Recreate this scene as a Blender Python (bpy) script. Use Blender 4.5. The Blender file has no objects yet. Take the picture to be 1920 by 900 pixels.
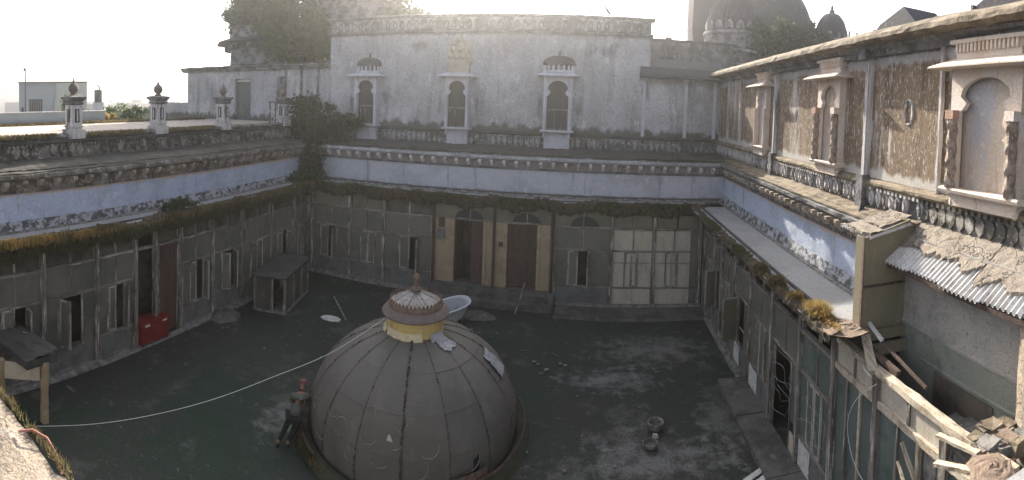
import bpy, math, random
from mathutils import Vector, Matrix
from mathutils import noise
from math import sin, cos, pi, radians, sqrt, atan2
random.seed(7)
R = random.random
def U(a, b): return a + (b - a) * R()
sc = bpy.context.scene
COL = sc.collection

# ------------------------------------------------------------ camera, light
def rot3(y, p, r):
    return Matrix.Rotation(y, 3, 'Z') @ Matrix.Rotation(p, 3, 'X') @ Matrix.Rotation(r, 3, 'Y')
CM = rot3(.1518, -.0373, -.0341)
cd = bpy.data.cameras.new('camera'); cam = bpy.data.objects.new('camera', cd); COL.objects.link(cam)
sc.camera = cam
cd.type = 'PANO'; cd.panorama_type = 'CENTRAL_CYLINDRICAL'
cd.central_cylindrical_radius = 1.0
cd.central_cylindrical_range_u_min = -960 / 954.02
cd.central_cylindrical_range_u_max = 960 / 954.02
cd.central_cylindrical_range_v_min = (232.91 - 900) / 964.38
cd.central_cylindrical_range_v_max = 232.91 / 964.38
cd.clip_start = .05; cd.clip_end = 6000
cx, cy_, cz = CM.col[0], CM.col[1], CM.col[2]
cam.matrix_world = Matrix(((cx[0], cz[0], -cy_[0], 0), (cx[1], cz[1], -cy_[1], 0), (cx[2], cz[2], -cy_[2], 0), (0, 0, 0, 1)))

SUN = Vector((1, -4.4, -2.4)).normalized()
sl = bpy.data.lights.new('sun', 'SUN'); sl.energy = 5.0; sl.angle = radians(.55); sl.color = (1, .91, .77)
so = bpy.data.objects.new('sun', sl); so.rotation_euler = SUN.to_track_quat('-Z', 'Y').to_euler(); COL.objects.link(so)
so.location = (-10, 40, 30)
world = bpy.data.worlds.new('World'); sc.world = world; world.use_nodes = True
wn = world.node_tree; bg = wn.nodes['Background']
sky = wn.nodes.new('ShaderNodeTexSky'); sky.sky_type = 'NISHITA'; sky.sun_disc = False
sky.sun_elevation = math.asin(-SUN.z); sky.sun_rotation = atan2(-SUN.x, -SUN.y)
sky.dust_density = 4.0; sky.air_density = .7; sky.ozone_density = 1.0
hsv = wn.nodes.new('ShaderNodeHueSaturation'); hsv.inputs['Saturation'].default_value = .42   # dusty winter sky
wn.links.new(sky.outputs[0], hsv.inputs['Color']); wn.links.new(hsv.outputs[0], bg.inputs[0]); bg.inputs[1].default_value = .15
sc.view_settings.view_transform = 'Standard'; sc.view_settings.look = 'None'
sc.view_settings.exposure = 1.33; sc.view_settings.gamma = 1

# ------------------------------------------------------------ materials
def nd(t, k, **kw):
    n = t.nodes.new(k)
    for a, b in kw.items(): setattr(n, a, b)
    return n
def material(name, base, layers=(), rough=.9, bump=0, bscale=30, fine=.15, fscale=40, spec=.3, metal=0, alpha=None, wave=None, trans=0, zg=(), spots=(), spax=1):
    """layers: (colour, scale, (sx,sy,sz), lo, hi[, amount]) laid over the base one after another, from noise at world position"""
    m = bpy.data.materials.new(name); m.use_nodes = True; t = m.node_tree; L = t.links.new
    b = t.nodes['Principled BSDF']; geo = nd(t, 'ShaderNodeNewGeometry'); pos = geo.outputs['Position']
    rgb = nd(t, 'ShaderNodeRGB'); rgb.outputs[0].default_value = (*base, 1); out = rgb.outputs[0]
    hs = None
    for i, ly in enumerate(layers):
        col, s, st, lo, hi = ly[:5]; am = ly[5] if len(ly) > 5 else 1
        mp = nd(t, 'ShaderNodeMapping'); L(pos, mp.inputs[0]); mp.inputs['Scale'].default_value = st; mp.inputs['Location'].default_value = (i * 7.3, i * 3.1, i * 5.7)
        n = nd(t, 'ShaderNodeTexNoise'); L(mp.outputs[0], n.inputs[0]); n.inputs['Scale'].default_value = s
        n.inputs['Detail'].default_value = 6; n.inputs['Roughness'].default_value = .68
        r = nd(t, 'ShaderNodeMapRange'); L(n.outputs[0], r.inputs[0]); r.inputs[1].default_value = lo; r.inputs[2].default_value = hi; r.inputs[3].default_value = 0; r.inputs[4].default_value = am
        mx = nd(t, 'ShaderNodeMix', data_type='RGBA'); L(r.outputs[0], mx.inputs[0]); L(out, mx.inputs[6]); mx.inputs[7].default_value = (*col, 1); out = mx.outputs[2]
        hs = r.outputs[0]
    def blend(mask, col):
        nonlocal out
        mx = nd(t, 'ShaderNodeMix', data_type='RGBA'); L(mask, mx.inputs[0]); L(out, mx.inputs[6]); mx.inputs[7].default_value = (*col, 1); out = mx.outputs[2]
    def math_(op, a, b, clamp=False):
        n = nd(t, 'ShaderNodeMath', operation=op); n.use_clamp = clamp
        for k, v in enumerate((a, b)):
            if isinstance(v, (int, float)): n.inputs[k].default_value = v
            else: L(v, n.inputs[k])
        return n.outputs[0]
    if zg or spots:
        nn = nd(t, 'ShaderNodeTexNoise'); mp = nd(t, 'ShaderNodeMapping'); L(pos, mp.inputs[0]); mp.inputs['Scale'].default_value = (1, 1, .45 if zg else 1); L(mp.outputs[0], nn.inputs[0])
        nn.inputs['Scale'].default_value = 2.2; nn.inputs['Detail'].default_value = 7; nn.inputs['Roughness'].default_value = .7
        sx = nd(t, 'ShaderNodeSeparateXYZ'); L(pos, sx.inputs[0])
    for (z, fall, col, am) in zg:      # grime that grows along a horizontal line of the wall
        dist = math_('DIVIDE', math_('ABSOLUTE', math_('SUBTRACT', sx.outputs[2], z), 0), fall)
        m_ = math_('SUBTRACT', math_('MULTIPLY', nn.outputs[0], 2.6), math_('ADD', dist, .55)); blend(math_('MULTIPLY', math_('MULTIPLY', m_, 2.5, True), am), col)
    for (cx0, cy0, rx, ry, col, am) in spots:   # worn or mossy areas of the floor
        dx_ = math_('DIVIDE', math_('SUBTRACT', sx.outputs[0], cx0), rx); dy_ = math_('DIVIDE', math_('SUBTRACT', sx.outputs[spax], cy0), ry)
        dist = math_('SQRT', math_('ADD', math_('MULTIPLY', dx_, dx_), math_('MULTIPLY', dy_, dy_)), 0)
        m_ = math_('SUBTRACT', math_('MULTIPLY', nn.outputs[0], 3.4), math_('ADD', dist, 1.05)); blend(math_('MULTIPLY', math_('MULTIPLY', m_, 1.6, True), am), col)
    if fine:
        n = nd(t, 'ShaderNodeTexNoise'); L(pos, n.inputs[0]); n.inputs['Scale'].default_value = fscale; n.inputs['Detail'].default_value = 5; n.inputs['Roughness'].default_value = .7
        r = nd(t, 'ShaderNodeMapRange'); L(n.outputs[0], r.inputs[0]); r.inputs[1].default_value = .3; r.inputs[2].default_value = .7
        r.inputs[3].default_value = 1 - fine * 1.6; r.inputs[4].default_value = 1 + fine * 1.6
        v = nd(t, 'ShaderNodeVectorMath', operation='SCALE'); L(out, v.inputs[0]); L(r.outputs[0], v.inputs[3]); out = v.outputs[0]
    L(out, b.inputs['Base Color']); b.inputs['Roughness'].default_value = rough; b.inputs['Metallic'].default_value = metal
    b.inputs['Specular IOR Level'].default_value = spec
    if trans: b.inputs['Transmission Weight'].default_value = trans
    if alpha is not None: b.inputs['Alpha'].default_value = alpha
    if bump:
        n = nd(t, 'ShaderNodeTexNoise'); L(pos, n.inputs[0]); n.inputs['Scale'].default_value = bscale; n.inputs['Detail'].default_value = 7; n.inputs['Roughness'].default_value = .65
        bp = nd(t, 'ShaderNodeBump'); bp.inputs['Strength'].default_value = bump; bp.inputs['Distance'].default_value = .04
        L(n.outputs[0], bp.inputs['Height']); L(bp.outputs[0], b.inputs['Normal'])
    return m
ISO = (1, 1, 1); STR = (1, 1, .12); STR3 = (1, 1, .35)
M = {}
M['plaster'] = material('weathered lime plaster', (.37, .37, .40), [((.25, .245, .26), .8, STR3, .45, .62, .8), ((.52, .52, .56), .45, ISO, .48, .62, .75), ((.16, .16, .165), 2.4, STR, .54, .70, .7), ((.20, .195, .20), 14, (1, 1, .6), .52, .62, .7), ((.60, .60, .64), 17, (1, 1, .7), .55, .63, .75), ((.11, .11, .11), 4.5, (1, 1, .6), .63, .67, .7), ((.60, .60, .63), 2.2, (1, 1, .5), .60, .64, .6), ((.13, .13, .13), 1.3, (1, 1, .05), .57, .72, .6)], bump=.5, bscale=14, zg=[(-1.15, .42, (.06,.062,.05), .85), (3.15, .16, (.12,.12,.12), .65)], spax=2, spots=[(x_, z_, w_, h_, (.10,.10,.10), .7) for x_, z_, w_, h_ in ((-9.45,-.1,.32,1.2),(-11.25,.0,.25,1.0),(-5.0,.0,.32,1.2),(-6.75,.1,.22,1.1),(-.45,.0,.45,1.3),(-2.25,.1,.25,1.2),(2.4,.9,.3,1.0),(-8.0,2.6,1.0,.4),(.6,2.5,1.2,.5))])
M['motif'] = material('whitewashed relief', (.36, .36, .37), [((.13, .13, .125), 1.6, ISO, .48, .56, .9), ((.1, .1, .095), 8, ISO, .52, .6, .8)], bump=.4)
M['motifleft'] = material('grimy relief', (.30, .28, .25), [((.075, .07, .06), 2.2, ISO, .44, .52, .92), ((.45, .43, .42), 7, ISO, .58, .63, .8)], bump=.6)
M['cpanel'] = material('pinkish grey cornice panel', (.24, .21, .21), [((.12, .11, .11), 3, ISO, .5, .6, .7), ((.34, .32, .33), 8, ISO, .58, .66, .6)], bump=.3)  # pinkish grey paint, darkened to put shade between the brackets into the colour
M['cbracket'] = material('whitewashed bracket', (.62, .60, .59), [((.22, .2, .19), 4, ISO, .52, .6, .7)], bump=.3)
M['cbrown'] = material('brown stained bracket', (.36, .30, .25), [((.12, .10, .08), 4, ISO, .48, .56, .8), ((.52, .48, .46), 9, ISO, .56, .62, .7)], bump=.4)
M['plaster_dark'] = material('soot stained plaster', (.20, .195, .20), [((.07, .07, .07), 1.8, ISO, .42, .6, .9), ((.42, .41, .43), 7, (1, 1, .4), .56, .66, .8), ((.045, .05, .04), 5, ISO, .56, .68, .7)], bump=.8, bscale=12)
M['plaster_left'] = material('brown grey stained cornice plaster', (.21, .19, .17), [((.06, .055, .045), 2.1, (1, 1, 1), .42, .6, .85), ((.42, .40, .40), 6, ISO, .54, .64, .85), ((.24, .17, .10), 4, ISO, .58, .68, .5)], bump=.8, bscale=12)
M['blue'] = material('pale blue limewash', (.40, .45, .57), [((.31, .34, .42), 1.2, (1, 1, 1.2), .47, .6, .7), ((.13, .14, .15), 4, (1, 1, 1.0), .62, .70, .6), ((.56, .58, .63), 5, ISO, .56, .62, .6), ((.20, .20, .21), 3, STR, .58, .68, .6)], bump=.3, bscale=16, zg=[(-2.5, .13, (.50,.35,.26), .85), (-3.35, .16, (.07,.08,.08), .85)])
M['bluegrey'] = material('grey blue limewash', (.43, .45, .51), [((.33, .34, .38), 1.0, (1, 1, 1.2), .47, .6, .7), ((.56, .57, .60), 4, ISO, .56, .62, .6), ((.18, .18, .19), 3.4, STR, .56, .66, .65)], bump=.3, bscale=16, zg=[(-2.46, .05, (.42,.31,.27), .6), (-3.4, .07, (.14,.14,.14), .8)])
M['blue_foot'] = material('flaking mouldy wall foot', (.38, .39, .43), [((.05, .055, .05), 5, (1, 1, 1.3), .44, .54, .9), ((.5, .51, .55), 14, ISO, .56, .64, .7)], bump=.7)
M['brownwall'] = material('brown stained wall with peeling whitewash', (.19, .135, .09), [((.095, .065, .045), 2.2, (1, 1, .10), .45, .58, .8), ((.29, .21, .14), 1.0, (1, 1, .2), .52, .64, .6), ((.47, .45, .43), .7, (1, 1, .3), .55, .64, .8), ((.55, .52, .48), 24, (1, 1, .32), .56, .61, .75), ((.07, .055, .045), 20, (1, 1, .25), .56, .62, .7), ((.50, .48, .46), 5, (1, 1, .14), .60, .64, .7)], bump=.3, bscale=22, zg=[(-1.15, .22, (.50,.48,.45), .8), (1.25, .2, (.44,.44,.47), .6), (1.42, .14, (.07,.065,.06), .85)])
M['pilaster'] = material('grey white pilaster plaster', (.50, .48, .48), [((.12, .11, .11), 6, STR, .48, .6, .85), ((.62, .60, .60), 14, ISO, .55, .65, .7)], bump=.6)
M['cream'] = material('cream carved stone', (.58, .50, .44), [((.48, .36, .28), 2.2, STR3, .5, .65, .7), ((.60, .58, .62), 1.5, ISO, .52, .66, .6), ((.16, .14, .12), 7, STR3, .6, .7, .6)], bump=.35, bscale=25)
M['niche'] = material('faded niche plaster', (.52, .44, .37), [((.36, .38, .47), .9, STR3, .50, .60, .6), ((.30, .21, .15), 2.0, STR, .5, .62, .7), ((.62, .58, .55), 6, ISO, .56, .66, .5)], bump=.3)
M['jstone'] = material('grey whitewashed stone', (.50, .50, .56), [((.32, .32, .36), 2.4, STR3, .5, .64, .7), ((.62, .62, .68), 9, ISO, .56, .66, .5), ((.12, .12, .12), 6, STR, .62, .7, .7)], bump=.3)
M['jcream'] = material('buff plaster crest', (.42, .37, .30), [((.22, .195, .16), 3, ISO, .5, .64, .7), ((.64, .60, .54), 9, ISO, .56, .66, .5)], bump=.5)
M['column'] = material('twisted brown column', (.30, .245, .205), [((.14, .10, .08), 7, ISO, .45, .6, .8), ((.5, .45, .4), 11, ISO, .56, .64, .8)], bump=.5)
M['terracotta'] = material('faded terracotta capital', (.38, .25, .19), [((.3, .2, .15), 8, ISO, .5, .6, .7)], bump=.3)
M['coping'] = material('mossy coping stone', (.22, .18, .13), [((.11, .09, .065), 2.5, ISO, .45, .56, .85), ((.36, .31, .24), 6, ISO, .56, .66, .7), ((.07, .07, .05), 9, ISO, .6, .68, .6)], bump=.8, bscale=16)
M['ledge'] = material('dark lichen ledge', (.10, .097, .09), [((.05, .05, .045), 1.5, ISO, .42, .6, .8), ((.26, .26, .27), 5, ISO, .6, .7, .6), ((.10, .09, .05), 3, ISO, .55, .66, .6)], bump=.9, bscale=14)
M['gravel'] = material('white mosaic chips', (.36, .365, .38), [((.27, .275, .28), 25, ISO, .45, .6, .7), ((.16, .16, .16), 38, ISO, .56, .62, .7), ((.28, .28, .28), 1.3, ISO, .45, .6, .7)], bump=.7, bscale=60, fscale=90, fine=.25)
M['soil'] = material('root bound soil', (.075, .06, .042), [((.045, .035, .025), 4, ISO, .42, .6, .8), ((.18, .15, .09), 9, ISO, .56, .68, .6)], bump=1, bscale=22)
M['mud'] = material('cracked grey mud', (.29, .25, .21), [((.19, .16, .13), 3, ISO, .45, .62, .7), ((.38, .34, .29), 14, ISO, .5, .64, .6)], bump=1, bscale=34, fine=.2, fscale=60)
def cracks(m, scale=2.6, w=.018, dark=.25):
    t = m.node_tree; L = t.links.new; b = t.nodes['Principled BSDF']; geo = nd(t, 'ShaderNodeNewGeometry')
    n = nd(t, 'ShaderNodeTexNoise'); L(geo.outputs['Position'], n.inputs[0]); n.inputs['Scale'].default_value = 3.5; n.inputs['Detail'].default_value = 4
    v = nd(t, 'ShaderNodeVectorMath', operation='MULTIPLY_ADD'); L(n.outputs['Color'], v.inputs[0]); v.inputs[1].default_value = (.75,.75,.75); L(geo.outputs['Position'], v.inputs[2])
    vo = nd(t, 'ShaderNodeTexVoronoi', feature='DISTANCE_TO_EDGE'); L(v.outputs[0], vo.inputs[0]); vo.inputs['Scale'].default_value = scale; vo.inputs['Randomness'].default_value = 1
    r = nd(t, 'ShaderNodeMapRange'); L(vo.outputs[0], r.inputs[0]); r.inputs[1].default_value = 0; r.inputs[2].default_value = w*scale; r.inputs[3].default_value = dark; r.inputs[4].default_value = 1
    s_ = nd(t, 'ShaderNodeVectorMath', operation='SCALE'); src = b.inputs['Base Color'].links[0].from_socket; L(src, s_.inputs[0]); L(r.outputs[0], s_.inputs[3]); L(s_.outputs[0], b.inputs['Base Color'])
    bp = nd(t, 'ShaderNodeBump'); bp.inputs['Strength'].default_value = .9; bp.inputs['Distance'].default_value = .03; L(r.outputs[0], bp.inputs['Height'])
    o = b.inputs['Normal'].links[0].from_socket; L(o, bp.inputs['Normal']); L(bp.outputs[0], b.inputs['Normal'])
cracks(M['mud'], 1.5, .012, .3)
M['mudred'] = material('reddish mud', (.24, .18, .14), [((.15, .11, .085), 5, ISO, .45, .62, .7)], bump=.45, bscale=25)
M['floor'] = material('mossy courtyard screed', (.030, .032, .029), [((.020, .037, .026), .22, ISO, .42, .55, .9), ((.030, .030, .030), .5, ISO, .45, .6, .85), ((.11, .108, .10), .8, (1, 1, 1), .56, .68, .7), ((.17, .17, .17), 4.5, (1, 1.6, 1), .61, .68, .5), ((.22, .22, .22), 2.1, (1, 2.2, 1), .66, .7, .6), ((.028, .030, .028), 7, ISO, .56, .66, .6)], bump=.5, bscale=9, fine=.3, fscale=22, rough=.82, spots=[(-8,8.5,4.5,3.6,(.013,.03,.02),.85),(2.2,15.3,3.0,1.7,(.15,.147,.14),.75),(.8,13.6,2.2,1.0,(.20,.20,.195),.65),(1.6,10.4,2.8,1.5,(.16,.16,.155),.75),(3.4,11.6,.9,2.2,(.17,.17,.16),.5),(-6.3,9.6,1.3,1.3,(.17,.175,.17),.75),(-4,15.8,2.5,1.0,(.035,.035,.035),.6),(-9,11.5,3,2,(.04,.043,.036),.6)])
M['floorpale'] = material('dusty screed', (.115, .112, .108), [((.05, .05, .048), 1.6, ISO, .45, .6, .8), ((.20, .20, .195), 4, ISO, .58, .68, .7)], bump=.5, bscale=10, fine=.25)
M['kerb'] = material('kerb stone', (.23, .22, .21), [((.09, .085, .08), 5, ISO, .45, .6, .8), ((.42, .41, .40), 9, ISO, .58, .66, .7)], bump=.6)
M['glass'] = material('dusty green glass', (.165, .158, .132), [((.10, .105, .095), 1.1, ISO, .45, .6, .8), ((.19, .19, .165), 3, STR, .55, .7, .6)], rough=.28, spec=.5, fine=.1, alpha=.93)
M['glassgreen'] = material('green tinted glass', (.115, .14, .13), [((.19, .22, .20), 1.5, STR3, .5, .7, .7), ((.05, .08, .08), 2, ISO, .5, .65, .6)], rough=.22, spec=.6, fine=.08, alpha=.94)
M['glassolive'] = material('yellowed dusty glass', (.17, .16, .115), [((.10, .105, .085), 1.3, ISO, .45, .6, .8)], rough=.35, fine=.1, alpha=.96)
M['wood'] = material('weathered frame wood', (.22, .20, .18), [((.07, .06, .05), 8, STR, .45, .58, .85), ((.55, .53, .49), 12, STR, .54, .61, .85), ((.12, .07, .045), 4, ISO, .58, .68, .6)], bump=.5, bscale=30)
M['woodh'] = material('weathered rail wood', (.22, .20, .18), [((.07, .06, .05), 8, (.15, .15, 1.5), .45, .58, .8), ((.50, .48, .45), 9, (.12, .12, 1.5), .55, .64, .8)], bump=.4, bscale=30)
M['frame'] = material('flaking window frame', (.34, .325, .30), [((.10, .09, .08), 7, STR, .46, .56, .85), ((.50, .48, .45), 12, ISO, .55, .62, .7)], bump=.4)
M['woodpale'] = material('sun bleached timber', (.52, .45, .36), [((.26, .20, .14), 9, (3, .4, .4), .48, .6, .8), ((.62, .57, .50), 10, (.4, 3, .4), .55, .66, .6), ((.12, .09, .07), 16, (1, .3, 1), .6, .68, .7)], bump=.6, bscale=40)
M['wooddark'] = material('dark old wood', (.085, .06, .05), [((.045, .032, .028), 7, STR, .45, .6, .8), ((.14, .11, .09), 10, STR, .58, .66, .6)], bump=.4)
M['board'] = material('grey painted board', (.15, .155, .15), [((.09, .09, .088), 2, ISO, .45, .62, .8), ((.24, .24, .235), 8, STR, .58, .68, .6)], bump=.2)
M['boothroof'] = material('dark felt roof', (.07, .07, .07), [((.04, .04, .04), 2, ISO, .45, .6, .8)], bump=.4)
M['boothwall'] = material('dark weathered board', (.10, .095, .085), [((.05, .05, .045), 2, STR3, .45, .6, .8), ((.18, .17, .155), 8, STR, .58, .66, .6)], bump=.3)
M['whiteboard'] = material('off white painted board', (.47, .42, .35), [((.32, .29, .25), 1.6, STR3, .48, .64, .8), ((.22, .19, .16), 6, STR, .6, .7, .6), ((.55, .52, .48), 5, ISO, .56, .68, .6)], bump=.2)
M['yellow'] = material('ochre limewash', (.35, .275, .185), [((.27, .20, .13), 1.5, ISO, .45, .62, .8), ((.46, .38, .26), 4, ISO, .55, .66, .6), ((.12, .10, .08), 5, STR, .6, .7, .8)], bump=.4)
M['brown'] = material('brown painted door', (.10, .062, .048), [((.065, .042, .035), 3, STR, .45, .6, .8), ((.16, .12, .1), 9, ISO, .6, .68, .5)], bump=.15, rough=.6)
M['black'] = material('painted void black', (.018, .018, .02), fine=0)  # flat black standing in for the unlit depth of an opening
M['interior'] = material('dim inner wall', (.13, .11, .09), [((.035, .032, .03), 1.3, ISO, .42, .6, .8)], bump=.3)
M['red'] = material('faded red painted steel', (.20, .022, .022), [((.10, .014, .014), 2.4, ISO, .45, .62, .7), ((.30, .13, .11), 8, ISO, .6, .68, .5)], rough=.5, bump=.1)
M['ochrecloth'] = material('yellow cloth wrap', (.52, .39, .15), [((.38, .27, .11), 4, STR, .48, .64, .7), ((.60, .50, .27), 6, ISO, .55, .68, .6)], bump=.6, bscale=10)
M['palecloth'] = material('cream cloth wrap', (.58, .50, .34), [((.44, .36, .22), 5, ISO, .48, .64, .7)], bump=.8, bscale=9)
M['plastic'] = material('crumpled plastic sheet', (.36, .37, .40), [((.2, .21, .22), 6, ISO, .45, .6, .8)], rough=.35, bump=1, bscale=12)
M['dome'] = material('dust coated curved glass', (.125, .118, .107), [((.098, .092, .082), .9, ISO, .42, .6, .8), ((.165, .155, .14), 2.2, STR3, .52, .66, .6), ((.09, .09, .085), 5, STR3, .62, .68, .5)], rough=.7, bump=.2, bscale=10, fine=.1)
M['rib'] = material('rusted dome rib', (.115, .105, .095), [((.05, .045, .04), 14, ISO, .5, .6, .7), ((.24, .21, .18), 11, ISO, .6, .68, .6)], bump=.4)
M['lantern'] = material('mauve painted lantern rim', (.15, .118, .105), [((.12, .085, .085), 5, ISO, .45, .6, .7)], bump=.2, rough=.6)
M['rust'] = material('rusty trim', (.175, .125, .10), [((.12, .07, .05), 12, ISO, .45, .58, .8), ((.42, .33, .28), 12, ISO, .6, .68, .6)], bump=.4)
M['capglass'] = material('dirty cap glass', (.24, .225, .215), [((.10, .09, .085), 9, ISO, .5, .58, .8), ((.42, .42, .45), 4, ISO, .55, .7, .6)], rough=.35, bump=.3)
M['moss'] = material('mossy rim', (.07, .072, .045), [((.035, .04, .028), 3, ISO, .42, .6, .8), ((.14, .11, .06), 6, ISO, .58, .68, .7)], bump=.9)
M['bath'] = material('white enamel', (.66, .69, .73), [((.45, .46, .46), 4, ISO, .55, .7, .5)], rough=.3, fine=.05)
M['bathin'] = material('stained enamel', (.40, .42, .45), [((.2, .2, .2), 3, ISO, .5, .65, .7)], rough=.35, fine=.1)
M['finial'] = material('stained finial stone', (.20, .165, .15), [((.08, .07, .065), 6, ISO, .45, .6, .8)], bump=.4)
M['shutter'] = material('grey shutter', (.07, .065, .07), [((.11, .105, .11), 3, STR, .5, .64, .6)], bump=.2)
M['clay'] = material('clay and cement bowl', (.16, .15, .14), [((.08, .075, .07), 8, ISO, .45, .6, .8)], bump=.4)
M['white'] = material('white painted scrap', (.55, .55, .54), [((.3, .29, .28), 6, ISO, .5, .62, .7)], bump=.3)
M['wire'] = material('white cable', (.62, .62, .62), fine=0, rough=.5)
M['steelwire'] = material('coiled steel wire', (.30, .30, .30), fine=0, rough=.4, metal=.6)
M['tin'] = material('galvanised corrugated sheet', (.58, .57, .56), [((.30, .27, .25), 3, ISO, .48, .64, .8), ((.16, .12, .10), 10, (.3, 3, 1), .6, .68, .7), ((.62, .62, .62), 7, ISO, .56, .68, .5)], rough=.55, bump=.3, metal=.15)
M['olive'] = material('olive painted panel', (.195, .175, .125), [((.17, .15, .095), 2, STR, .45, .62, .7), ((.30, .27, .19), 4, STR3, .56, .7, .5)], bump=.15)
M['stairwall'] = material('damp grey plaster', (.35, .33, .305), [((.20, .20, .19), 1.2, ISO, .45, .62, .8), ((.38, .36, .37), 3, ISO, .52, .66, .6), ((.11, .10, .09), 14, ISO, .6, .66, .8)], bump=.8, bscale=18)
M['dado'] = material('sea green dado paint', (.215, .225, .19), [((.24, .25, .24), 3, ISO, .5, .62, .7), ((.09, .105, .09), 2, ISO, .5, .66, .7)], bump=.3)
M['grass'] = material('dry grass', (.15, .12, .06), [((.075, .07, .03), 1.4, ISO, .45, .6, .8), ((.28, .20, .09), 3, ISO, .56, .66, .7)], rough=.8, fine=0)
M['grassgold'] = material('golden dry grass', (.33, .235, .085), [((.17, .145, .05), 3, ISO, .45, .6, .8), ((.36, .20, .07), 3, ISO, .56, .66, .7)], rough=.8, fine=0)
M['grassgreen'] = material('green weeds', (.07, .08, .035), [((.12, .11, .05), 2, ISO, .5, .64, .7)], rough=.8, fine=0)
M['leaf'] = material('green leaves', (.07, .11, .03), [((.04, .065, .022), .8, ISO, .42, .6, .8), ((.14, .17, .05), 4, ISO, .55, .7, .7)], rough=.6, fine=0)
M['leafdark'] = material('dark leaves', (.05, .07, .035), [((.03, .04, .022), 1.2, ISO, .45, .6, .8), ((.09, .105, .05), 5, ISO, .55, .68, .6)], rough=.7, fine=0)
M['bark'] = material('bark', (.12, .09, .07), bump=.5)
M['terrace'] = material('pale terrace screed', (.46, .40, .35), [((.34, .29, .25), 1.5, ISO, .45, .62, .7), ((.55, .50, .46), 5, ISO, .55, .68, .5)], bump=.3)
M['modern'] = material('smooth cream render', (.46, .46, .44), [((.40, .41, .42), .3, ISO, .4, .65, .6)], fine=.04)
M['modernb'] = material('blue grey render', (.36, .38, .42), fine=.04)
M['lowwall'] = material('grey blue painted wall', (.30, .34, .36), [((.24, .28, .27), 1, ISO, .45, .62, .7)], fine=.08)
M['greenwall'] = material('pale green painted wall', (.32, .38, .34), fine=.08)
M['tank'] = material('black ribbed tank', (.03, .03, .035), rough=.5)
M['window'] = material('dark window glass', (.05, .055, .06), rough=.2, fine=0)
M['city'] = material('city wall white', (.36, .36, .35), fine=0)
M['citycream'] = material('city wall cream', (.27, .25, .22), fine=0)
M['cityblue'] = material('city wall blue', (.17, .19, .22), fine=0)
M['cityochre'] = material('city wall ochre', (.22, .16, .11), fine=0)
M['ground'] = material('dry town ground', (.16, .15, .11), [((.07, .09, .04), .02, ISO, .45, .58, .8), ((.26, .24, .2), .05, ISO, .55, .66, .7)], fine=0)
M['domestone'] = material('dark weathered dome stone', (.06, .06, .07), [((.045, .045, .05), 1.2, STR3, .45, .62, .8), ((.2, .2, .22), 4, STR3, .6, .7, .6)], bump=.6, bscale=10)
M['domelight'] = material('grey weathered drum stone', (.22, .215, .225), [((.07, .07, .075), 1.8, ISO, .45, .56, .9), ((.40, .39, .41), 5, ISO, .56, .68, .6)], bump=.6, bscale=10)
M['skin'] = material('brown skin', (.22, .12, .08), fine=0, rough=.6)
M['shirt'] = material('grey green shirt', (.085, .088, .08), [((.07, .08, .07), 9, ISO, .48, .6, .6)], fine=.1)
M['trousers'] = material('black trousers', (.016, .016, .018), fine=0)
M['redcloth'] = material('faded red headcloth', (.16, .07, .065), [((.16, .1, .09), 20, ISO, .45, .6, .7)], fine=.1)
M['bird'] = material('grey feathers', (.10, .095, .09), fine=0)
M['hose'] = material('faded red hose', (.35, .17, .13), fine=.1)
M['parapetnear'] = material('sunlit lichen parapet', (.34, .28, .22), [((.20, .17, .14), 2.4, ISO, .45, .62, .8), ((.50, .44, .38), 5, ISO, .55, .66, .7), ((.10, .09, .08), 12, ISO, .6, .66, .8)], bump=1, bscale=22, fine=.2)

cracks(M['parapetnear'], 1.0, .014, .5)
def translucent(k, f=.38, gain=1.4):
    t = M[k].node_tree; L = t.links.new; b = t.nodes['Principled BSDF']; out = [n for n in t.nodes if n.type == 'OUTPUT_MATERIAL'][0]
    src = b.inputs['Base Color'].links[0].from_socket; v = nd(t, 'ShaderNodeVectorMath', operation='SCALE'); L(src, v.inputs[0]); v.inputs[3].default_value = gain
    tr = nd(t, 'ShaderNodeBsdfTranslucent'); L(v.outputs[0], tr.inputs[0]); mx = nd(t, 'ShaderNodeMixShader'); mx.inputs[0].default_value = f
    L(b.outputs[0], mx.inputs[1]); L(tr.outputs[0], mx.inputs[2]); L(mx.outputs[0], out.inputs['Surface'])
for k_ in ('leaf', 'leafdark', 'grass', 'grassgold', 'grassgreen'): translucent(k_)
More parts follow.
